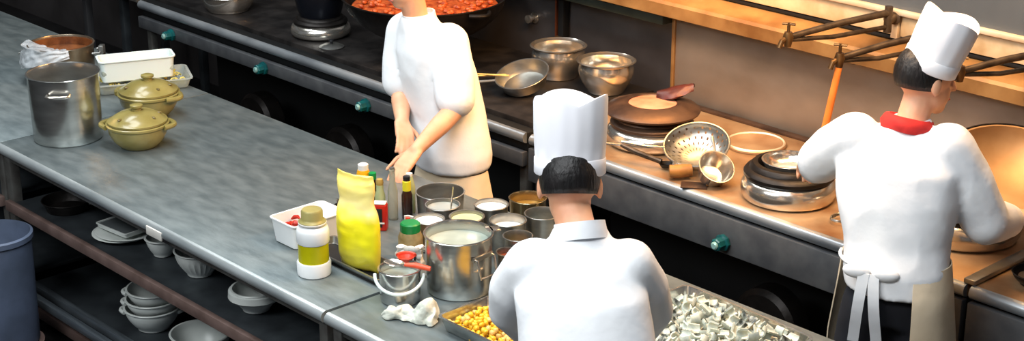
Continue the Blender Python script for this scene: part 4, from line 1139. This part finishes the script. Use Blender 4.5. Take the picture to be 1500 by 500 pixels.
def frame(up, face):
    u = Vector(up).normalized(); f = Vector(face); f = (f - u * f.dot(u)).normalized(); r = f.cross(u)
    m = Matrix((r, f, u)).transposed()      # local x = its right, y = face, z = up
    return m

def person(label, G, J, F, headF, headU, jacket_rings, sleeves, legs_m, apron=None, sleeve_skin=False, hat=True, hat_h=0.2, scarf=False, hat_tilt=None, hat_z=0.045, group=None):
    """J: dict of joints (world). F facing."""
    t = thing('person', label, 'person', G, 0, group)
    O = Vector(G)
    F = Vector(F).normalized(); R = F.cross(Vector((0, 0, 1))).normalized()
    mb = MB()
    # torso skin (inside clothing), neck, head
    mb.loft([(J['hips'] + V(0, 0, -0.06), 0.115, 0.08), (J['hips'], 0.128, 0.088), (J['waist'], 0.125, 0.09), (J['chest'], 0.15, 0.105), (J['neck'] + V(0, 0, -0.07) - F * 0.005, 0.09, 0.05), (J['neck'] + V(0, 0, -0.01) + F * 0.006, 0.046, 0.046)], R, F, 28)
    H = J['head']
    fm = frame(headU, headF); hU = fm.col[2].copy(); hF = fm.col[1].copy(); hR = fm.col[0].copy()
    mb.capsule(J['neck'] - Vector((0, 0, 0.03)) + F * 0.008, 0.05, H - hU * 0.05 - hF * 0.01, 0.052)
    fm3 = fm.to_3x3()
    mb.ellip(H + hU * 0.02 - hF * 0.008, (0.074, 0.093, 0.09), fm3)
    mb.ellip(H - hU * 0.045 + hF * 0.02, (0.056, 0.068, 0.068), fm3)
    mb.ellip(H - hU * 0.09 + hF * 0.05, (0.03, 0.03, 0.025), fm3)
    # nose, brow, ears
    mb.capsule(H + hF * 0.086 + hU * 0.012, 0.008, H + hF * 0.104 - hU * 0.03, 0.0115, 8)
    mb.ellip(H + hF * 0.09 - hU * 0.032, (0.017, 0.012, 0.009), fm3, 10, 8)
    mb.capsule(H + hF * 0.08 + hU * 0.028 - hR * 0.035, 0.01, H + hF * 0.08 + hU * 0.028 + hR * 0.035, 0.01, 8)
    for sg in (-1, 1):
        mb.ellip(H + hR * sg * 0.078 - hU * 0.012 - hF * 0.006, (0.009, 0.019, 0.031), fm3, 12, 10)
    # arms
    for sd, sg in (('L', -1), ('R', 1)):
        sh, el, wr = J['sh' + sd], J['el' + sd], J['wr' + sd]
        mb.chain([(sh, 0.054), (sh * 0.5 + el * 0.5, 0.047), (el, 0.04), (el * 0.6 + wr * 0.4, 0.041), (wr, 0.027)])
        hd = J['hd' + sd]
        hand_shapes(mb, wr + hd * 0.01, hd, J['pn' + sd], J.get('th' + sd, R * -sg + F * 0.3), J.get('curl', 0.6))
        # legs
        hp = J['hips'] + R * sg * 0.072 + V(0, 0, -0.05); kn = J['kn' + sd]; an = J['an' + sd]
        mb.chain([(hp, 0.07), (hp * 0.5 + kn * 0.5, 0.066), (kn, 0.054), (kn * 0.65 + an * 0.35, 0.053), (an, 0.036)])
        mb.capsule(an - F * 0.02 + V(0, 0, -0.045), 0.033, an + F * 0.13 + V(0, 0, -0.055), 0.026)
    body = mb.blob('body', M['skin'], t, 0.006, 5, O)
    # face details
    for sg in (-1, 1):
        MB().ellip(H + hF * 0.079 + hU * 0.008 + hR * sg * 0.03, (0.013, 0.007, 0.006), fm3, 12, 8).build('eye', M['eye_white'], body, 60, O)
    MB().ellip(H + hF * 0.083 - hU * 0.062, (0.024, 0.008, 0.007), fm3, 14, 8).build('mouth', M['lip'], body, 60, O)
    # hair: cap over back and top of the skull
    mb = MB()
    hv = []; nu, nv = 28, 16
    mbh = MB().ellip((0, 0, 0), (1, 1, 1), None, 32, 20)
    keep = []
    pts = []
    for p in mbh.v:
        q = Vector((p.x * 0.081, p.y * 0.1 - 0.012, p.z * 0.1 + 0.018))
        pts.append(H + hR * q.x + hF * q.y + hU * q.z)
    loc = [Vector((p.x, p.y, p.z)) for p in mbh.v]
    for f in mbh.f:
        c = sum((loc[i] for i in f), Vector()) / len(f)
        if c.z > 0.42 or (c.y < 0.18 and c.z > -0.38 - 0.12 * max(0, -c.y)) : keep.append(f)
    hb = MB().add(pts, keep)
    o = hb.build('hair', M['hair'], t, 60, O)
    md = None
    # give the hair thickness in mesh form
    b = bmesh.new(); b.from_mesh(o.data)
    loose = [v for v in b.verts if not v.link_faces]
    bmesh.ops.delete(b, geom=loose, context='VERTS')
    bmesh.ops.solidify(b, geom=b.faces[:], thickness=0.006)
    b.to_mesh(o.data); b.free()
    for p in o.data.polygons: p.use_smooth = True
    # trousers
    mb = MB()
    mb.loft([(J['hips'] + V(0, 0, -0.1), 0.14, 0.1), (J['hips'] + V(0, 0, -0.02), 0.155, 0.108), (J['hips'] + V(0, 0, 0.06), 0.135, 0.1)], R, F, 28)
    for sd, sg in (('L', -1), ('R', 1)):
        hp = J['hips'] + R * sg * 0.075 + V(0, 0, -0.06); kn = J['kn' + sd]; an = J['an' + sd]
        mb.chain([(hp, 0.09), (hp * 0.5 + kn * 0.5, 0.085), (kn, 0.075), (kn * 0.5 + an * 0.5, 0.07), (an + V(0, 0, -0.02), 0.062)])
    mb.blob('trousers', legs_m, t, 0.012, 5, O, 0.006)
    for sd in 'LR':
        an = J['an' + sd]
        mb = MB(); mb.capsule(an - F * 0.03 + V(0, 0, -0.042), 0.042, an + F * 0.05 + V(0, 0, -0.045), 0.042); mb.capsule(an + F * 0.05 + V(0, 0, -0.048), 0.042, an + F * 0.15 + V(0, 0, -0.056), 0.034)
        mb.v = [Vector((p.x, p.y, max(p.z, 0.001))) for p in mb.v]
        mb.blob('shoe', M['shoe'], t, 0.01, 3, O)
    # jacket
    mb = MB()
    nk = J['neck']; nd = ((H - hU * 0.05 - nk).normalized() + V(0, 0, 1.6)).normalized()
    mb.loft(jacket_rings[:-1] + [(nk - nd * 0.02, 0.082, 0.076), (nk + nd * 0.012, 0.068, 0.066)], R, F, 40, 2.15)
    for ch in sleeves: mb.chain(ch)
    jk = mb.blob('jacket', M['jacket'], t, 0.009, 7, O, 0.007, 10)
    mb = MB()
    nk = J['neck']; nd = ((H - hU * 0.05 - nk).normalized() + V(0, 0, 1.6)).normalized()
    x_ = nd.orthogonal().normalized(); y_ = nd.cross(x_)
    m4 = Matrix((x_, y_, nd)).transposed().to_4x4(); m4.translation = nk
    if scarf:
        MB().lathe([(0.062, -0.035), (0.082, -0.03), (0.086, -0.008), (0.076, 0.012), (0.064, 0.016), (0.056, 0.0)], 36, m4, lambda a, z: 1 + 0.05 * math.sin(5 * a + z * 60)).build('neckerchief', M['scarf'], t, 60, O)
        MB().chain([(nk - F * -0.08 + V(0, 0, -0.01), 0.018), (nk + F * 0.1 + V(0, 0, -0.07), 0.012)]).build('scarf_knot', M['scarf'], t, 60, O)
    MB().lathe([(0.05, -0.02), (0.07, -0.02), (0.069, 0.0), (0.066, 0.008 if scarf else 0.026), (0.06, 0.008 if scarf else 0.026), (0.05, 0.0)], 36, m4).build('collar', M['jacket'], jk, 60, O)
    if hat:
        tl = Vector(hat_tilt).normalized() if hat_tilt else hU
        hm = frame(tl, hF).to_4x4()
        hm.translation = H + hU * hat_z
        mb = MB()
        n = 96
        def wv(a, z):
            return (1 + 0.006 * math.cos(14 * a) * (1 if z > 0.045 else 0)) * (1 + 0.03 * math.cos(2 * a))
        Hh = hat_h
        prof = [(0.088, 0.0), (0.0895, 0.002), (0.0895, 0.045), (0.089, 0.048), (0.091, 0.08), (0.093, Hh * 0.6), (0.094, Hh - 0.01), (0.092, Hh - 0.001), (0.086, Hh - 0.002), (0.06, Hh - 0.022), (0.03, Hh - 0.03), (0, Hh - 0.032),
                ]
        prof2 = [(0, Hh - 0.036), (0.05, Hh - 0.03), (0.084, Hh - 0.012), (0.086, 0.05), (0.0855, 0.0), (0.088, 0.0)]
        mb.lathe(prof + prof2, n, None, wv)
        # folded top edge with two soft peaks
        for i, p in enumerate(mb.v):
            if p.z > Hh * 0.45:
                a = math.atan2(p.y, p.x)
                k = (p.z / Hh - 0.45) / 0.55
                mb.v[i] = Vector((p.x, p.y, p.z + k * 0.013 * (abs(math.cos(1.5 * a + 0.4)) * 2 - 1)))
        mb.xf(hm).build('toque', M['toque'], t, 50, O)
        MB().lathe([(0.0898, 0.002), (0.0915, 0.004), (0.0915, 0.043), (0.0898, 0.045)], n, hm, lambda a, z: 1 + 0.03 * math.cos(2 * a)).build('hat_band', M['toque'], t, 50, O)
    if apron:
        a0, a1, ztop, zbot, am = apron
        def af(u, v):
            a = a0 + (a1 - a0) * u
            z = ztop + (zbot - ztop) * v
            c = J['waist'].lerp(J['hips'], min(1.0, max(0, (J['waist'].z - z) / max(0.01, J['waist'].z - J['hips'].z))))
            k = min(1, v * 2.2)
            rx = 0.172 + 0.03 * k + 0.012 * math.sin(a * 7) * v; ry = 0.135 + 0.035 * k + 0.012 * math.sin(a * 6 + 1) * v
            p = c + R * rx * math.cos(a) + F * ry * math.sin(a)
            return Vector((p.x, p.y, z))
        MB().sheet(af, 48, 24, 0.004).build('apron', am, t, 60, O)
        if not hat: return t
        # tie at the back
        bk = J['waist'] - F * 0.15 - R * 0.05; bk = Vector((bk.x, bk.y, ztop - 0.01))
        mb = MB()
        mb.tube([J['waist'] + R * 0.176 * math.cos(a) + F * 0.145 * math.sin(a) + V(0, 0, ztop - 0.01 - J['waist'].z) for a in [a1 + (a0 + 2 * PI - a1) * k / 12 for k in range(13)]], 0.006, 8)
        mb.ellip(bk + R * 0.045, (0.045, 0.02, 0.024), frame((0, 0, 1), F).to_3x3(), 14, 10)
        mb.ellip(bk - R * 0.045, (0.045, 0.02, 0.024), frame((0, 0, 1), F).to_3x3(), 14, 10)
        mb.sheet(lambda u, v: bk + R * (0.01 + (u - 0.5) * 0.035 + 0.03 * v) - F * (0.012 + 0.015 * math.sin(v * 5)) - V(0, 0, 0.3 * v), 4, 16, 0.003)
        mb.sheet(lambda u, v: bk + R * (-0.02 + (u - 0.5) * 0.035 - 0.02 * v) - F * (0.014 + 0.012 * math.sin(v * 4)) - V(0, 0, 0.24 * v), 4, 16, 0.003)
        mb.build('apron_tie', M['jacket'], t, 60, O)
    return t

# ---- left cook: faces the counter, seen from his left
F = V(-0.12, -0.99, 0).normalized(); R = F.cross(V(0, 0, 1)).normalized()
J = dict(hips=V(-4.83, 4.145, 0.86), waist=V(-4.85, 4.135, 1.0), chest=V(-4.885, 4.11, 1.18), neck=V(-4.92, 4.055, 1.345), head=V(-4.95, 4.00, 1.52),
         shL=V(-4.76, 4.085, 1.265), shR=V(-5.045, 4.075, 1.265), elL=V(-4.685, 4.04, 1.03), elR=V(-5.03, 4.04, 1.03), wrL=V(-4.665, 3.815, 0.915), wrR=V(-4.89, 3.93, 0.95),
         hdL=V(0.15, -0.85, -0.5).normalized(), hdR=V(0.8, -0.5, -0.35).normalized(), pnL=V(0, -0.3, -1), pnR=V(0, -0.3, -1), thL=V(-1, 0, 0), thR=V(1, 0, 0),
         knL=V(-4.73, 4.10, 0.47), knR=V(-4.94, 4.09, 0.47), anL=V(-4.73, 4.14, 0.09), anR=V(-4.94, 4.14, 0.09), curl=0.45)
rings = [(V(-4.835, 4.135, 0.74), 0.178, 0.15), (V(-4.835, 4.135, 0.80), 0.182, 0.153), (V(-4.85, 4.135, 0.95), 0.17, 0.145), (V(-4.88, 4.115, 1.12), 0.17, 0.145), (V(-4.895, 4.10, 1.22), 0.168, 0.135), (V(-4.91, 4.08, 1.29), 0.14, 0.1), (V(-4.92, 4.06, 1.345), 0.068, 0.065)]
sl = [[(J['shL'] + R * 0.02, 0.082), (J['shL'] * 0.5 + J['elL'] * 0.5, 0.082), (J['elL'] * 0.85 + J['shL'] * 0.15, 0.078)],
      [(J['shR'] - R * 0.02, 0.082), (J['shR'] * 0.5 + J['elR'] * 0.5, 0.08), (J['elR'] * 0.85 + J['shR'] * 0.15, 0.076)]]
person('person in white short-sleeved jacket leaning over the counter at left', (-4.83, 4.14, 0), J, F, (-0.25, -0.9, -0.3), (-0.1, -0.35, 1), rings, sl, M['grey_trousers'],
       apron=(-0.5, PI + 0.5, 0.735, 0.40, M['apron_cream']), hat=False)

# ---- middle cook: back to the room
F = V(-0.734, 0.679, 0); R = F.cross(V(0, 0, 1)).normalized()
J = dict(hips=V(-2.545, 2.575, 0.90), waist=V(-2.58, 2.615, 1.06), chest=V(-2.655, 2.695, 1.26), neck=V(-2.755, 2.79, 1.425), head=V(-2.862, 2.856, 1.512),
         shL=V(-2.73, 2.765, 1.345) - R * 0.14, shR=V(-2.73, 2.765, 1.345) + R * 0.14,
         elL=V(-2.80, 2.825, 1.185) - R * 0.17, elR=V(-2.79, 2.835, 1.185) + R * 0.175,
         wrL=V(-2.90, 2.955, 0.99) - R * 0.09, wrR=V(-2.90, 2.955, 0.99) + R * 0.1,
         hdL=V(-0.6, 0.7, -0.5).normalized(), hdR=V(-0.75, 0.5, -0.5).normalized(), pnL=V(0, 0, -1), pnR=V(0, 0, -1),
         knL=V(-2.55, 2.58, 0.47) - R * 0.1, knR=V(-2.55, 2.58, 0.47) + R * 0.1, anL=V(-2.53, 2.55, 0.09) - R * 0.1, anR=V(-2.53, 2.55, 0.09) + R * 0.1, curl=0.6)
rings = [(V(-2.545, 2.575, 0.80), 0.178, 0.13), (V(-2.545, 2.575, 0.88), 0.185, 0.14), (V(-2.565, 2.63, 1.05), 0.17, 0.135), (V(-2.635, 2.697, 1.20), 0.17, 0.135), (V(-2.685, 2.722, 1.30), 0.168, 0.12), (V(-2.72, 2.757, 1.37), 0.125, 0.095), (V(-2.752, 2.787, 1.425), 0.07, 0.065)]
sl = []
for sd, sg in (('L', -1), ('R', 1)):
    sl.append([(J['sh' + sd] - R * sg * 0.02, 0.075), (J['sh' + sd].lerp(J['el' + sd], 0.5), 0.074), (J['el' + sd], 0.062), (J['el' + sd].lerp(J['wr' + sd], 0.75), 0.055)])
person('person in white jacket and tall toque, back turned, at the counter middle', (-2.54, 2.57, 0), J, F, (-0.65, 0.68, -0.4), (-0.30, 0.28, 1), rings, sl, M['navy'],
       hat_h=0.20, hat_tilt=(-0.13, 0.13, 1), hat_z=0.028)

# ---- right cook: at the wok range
F = V(-0.42, 0.91, 0).normalized(); R = F.cross(V(0, 0, 1)).normalized()
J = dict(hips=V(-2.725, 4.17, 0.87), waist=V(-2.745, 4.195, 1.02), chest=V(-2.785, 4.235, 1.22), neck=V(-2.805, 4.295, 1.385), head=V(-2.80, 4.365, 1.515),
         shL=V(-2.80, 4.255, 1.325) - R * 0.165, shR=V(-2.80, 4.255, 1.325) + R * 0.165,
         elL=V(-3.09, 4.235, 1.19), elR=V(-2.565, 4.40, 1.085), wrL=V(-3.24, 4.42, 1.09), wrR=V(-2.60, 4.63, 1.02),
         hdL=V(-0.7, 0.7, -0.35).normalized(), hdR=V(0.5, 0.75, -0.1).normalized(), pnL=V(0, 0, -1), pnR=V(-0.3, 0, -1),
         knL=V(-2.73, 4.18, 0.46) - R * 0.1, knR=V(-2.73, 4.2, 0.46) + R * 0.1, anL=V(-2.71, 4.15, 0.09) - R * 0.11, anR=V(-2.71, 4.15, 0.09) + R * 0.11, curl=0.8)
rings = [(V(-2.725, 4.165, 0.88), 0.165, 0.125), (V(-2.73, 4.175, 0.95), 0.175, 0.13), (V(-2.75, 4.2, 1.03), 0.178, 0.13), (V(-2.775, 4.225, 1.16), 0.195, 0.14), (V(-2.79, 4.24, 1.26), 0.2, 0.13), (V(-2.80, 4.26, 1.33), 0.165, 0.1), (V(-2.805, 4.29, 1.385), 0.075, 0.068)]
sl = []
for sd, sg in (('L', -1), ('R', 1)):
    sl.append([(J['sh' + sd] - R * sg * 0.02, 0.08), (J['sh' + sd].lerp(J['el' + sd], 0.5), 0.08), (J['el' + sd], 0.075), (J['el' + sd].lerp(J['wr' + sd], 0.8), 0.062)])
SHIFT = V(0.014, 0.004, -0.008)
for k_ in ('hips', 'waist', 'chest', 'neck', 'head', 'shL', 'shR', 'elL', 'elR'): J[k_] = J[k_] + SHIFT
rings = [(c_ + SHIFT, a_ * (0.94 if c_.z < 1.1 else 1.0), b_) for c_, a_, b_ in rings]
sl = [[(c_ + SHIFT, r_) for c_, r_ in q_] for q_ in sl]
person('person in white jacket, red neckerchief and toque cooking at the right range', (-2.72, 4.165, 0), J, F, (0.45, 0.88, -0.15), (0.02, 0.12, 1), rings, sl, M['navy'],
       apron=(-1.12, PI - 0.05, 0.965, 0.35, M['apron_cream']), hat_h=0.175, scarf=True, hat_tilt=(0.30, 0.22, 1), hat_z=0.035)

# ================================================================== LIGHT
def area(name, loc, target, sx, sy, power, color):
    l = bpy.data.lights.new(name, 'AREA'); l.shape = 'RECTANGLE'; l.size = sx; l.size_y = sy; l.energy = power; l.color = color
    o = bpy.data.objects.new(name, l); COL.objects.link(o); o.location = loc
    d = Vector(target) - Vector(loc); o.rotation_euler = d.to_track_quat('-Z', 'Y').to_euler()
    return o
area('counter_lamp', (-4.6, 2.9, 4.4), (-4.6, 3.1, 0.8), 4.2, 1.0, 165, (0.93, 0.98, 1.0))
area('front_lamp', (-2.2, 1.4, 4.4), (-2.9, 3.0, 0.9), 2.0, 1.0, 90, (0.95, 0.98, 1.0))
area('shelf_fill_light', (-4.2, -0.8, 4.2), (-5.0, 3.0, 0.5), 3.0, 1.2, 165, (0.93, 0.98, 1.0))  # unseen fill light added on the camera side to brighten the shelf fronts
area('far_lamp', (-7.6, 3.3, 4.4), (-7.4, 3.4, 0.8), 2.0, 0.8, 60, (0.9, 0.97, 1.0))
area('hood_lamp', (-2.9, 4.75, 2.6), (-3.1, 4.85, 0.8), 2.2, 0.4, 105, (1.0, 0.57, 0.24))
area('bowl_warm_fill', (-4.3, 4.75, 2.0), (-5.0, 5.1, 0.9), 0.9, 0.4, 34, (1.0, 0.5, 0.16))  # extra warm light added to turn the steel bowls golden
w = bpy.data.worlds.new('kitchen_air'); scene.world = w; w.use_nodes = True
w.node_tree.nodes['Background'].inputs[0].default_value = (0.75, 0.85, 1.0, 1)
w.node_tree.nodes['Background'].inputs[1].default_value = 0.1

# ================================================================== CAMERA
cam = bpy.data.cameras.new('camera'); co = bpy.data.objects.new('camera', cam); COL.objects.link(co)
cam.sensor_fit = 'HORIZONTAL'; cam.sensor_width = 36.0; cam.lens = 2418.0 / 1500.0 * 36.0
az = math.radians(42.8); p = math.radians(20.0)
fwd = Vector((-math.cos(az) * math.cos(p), math.sin(az) * math.cos(p), -math.sin(p)))
co.location = (0, 0, 3.02)
co.rotation_euler = fwd.to_track_quat('-Z', 'Y').to_euler()
cam.clip_end = 100
scene.camera = co
scene.view_settings.view_transform = 'Standard'
scene.view_settings.look = 'None'
scene.view_settings.exposure = 0.0
scene.view_settings.gamma = 1.0
scene.view_settings.use_curve_mapping = False
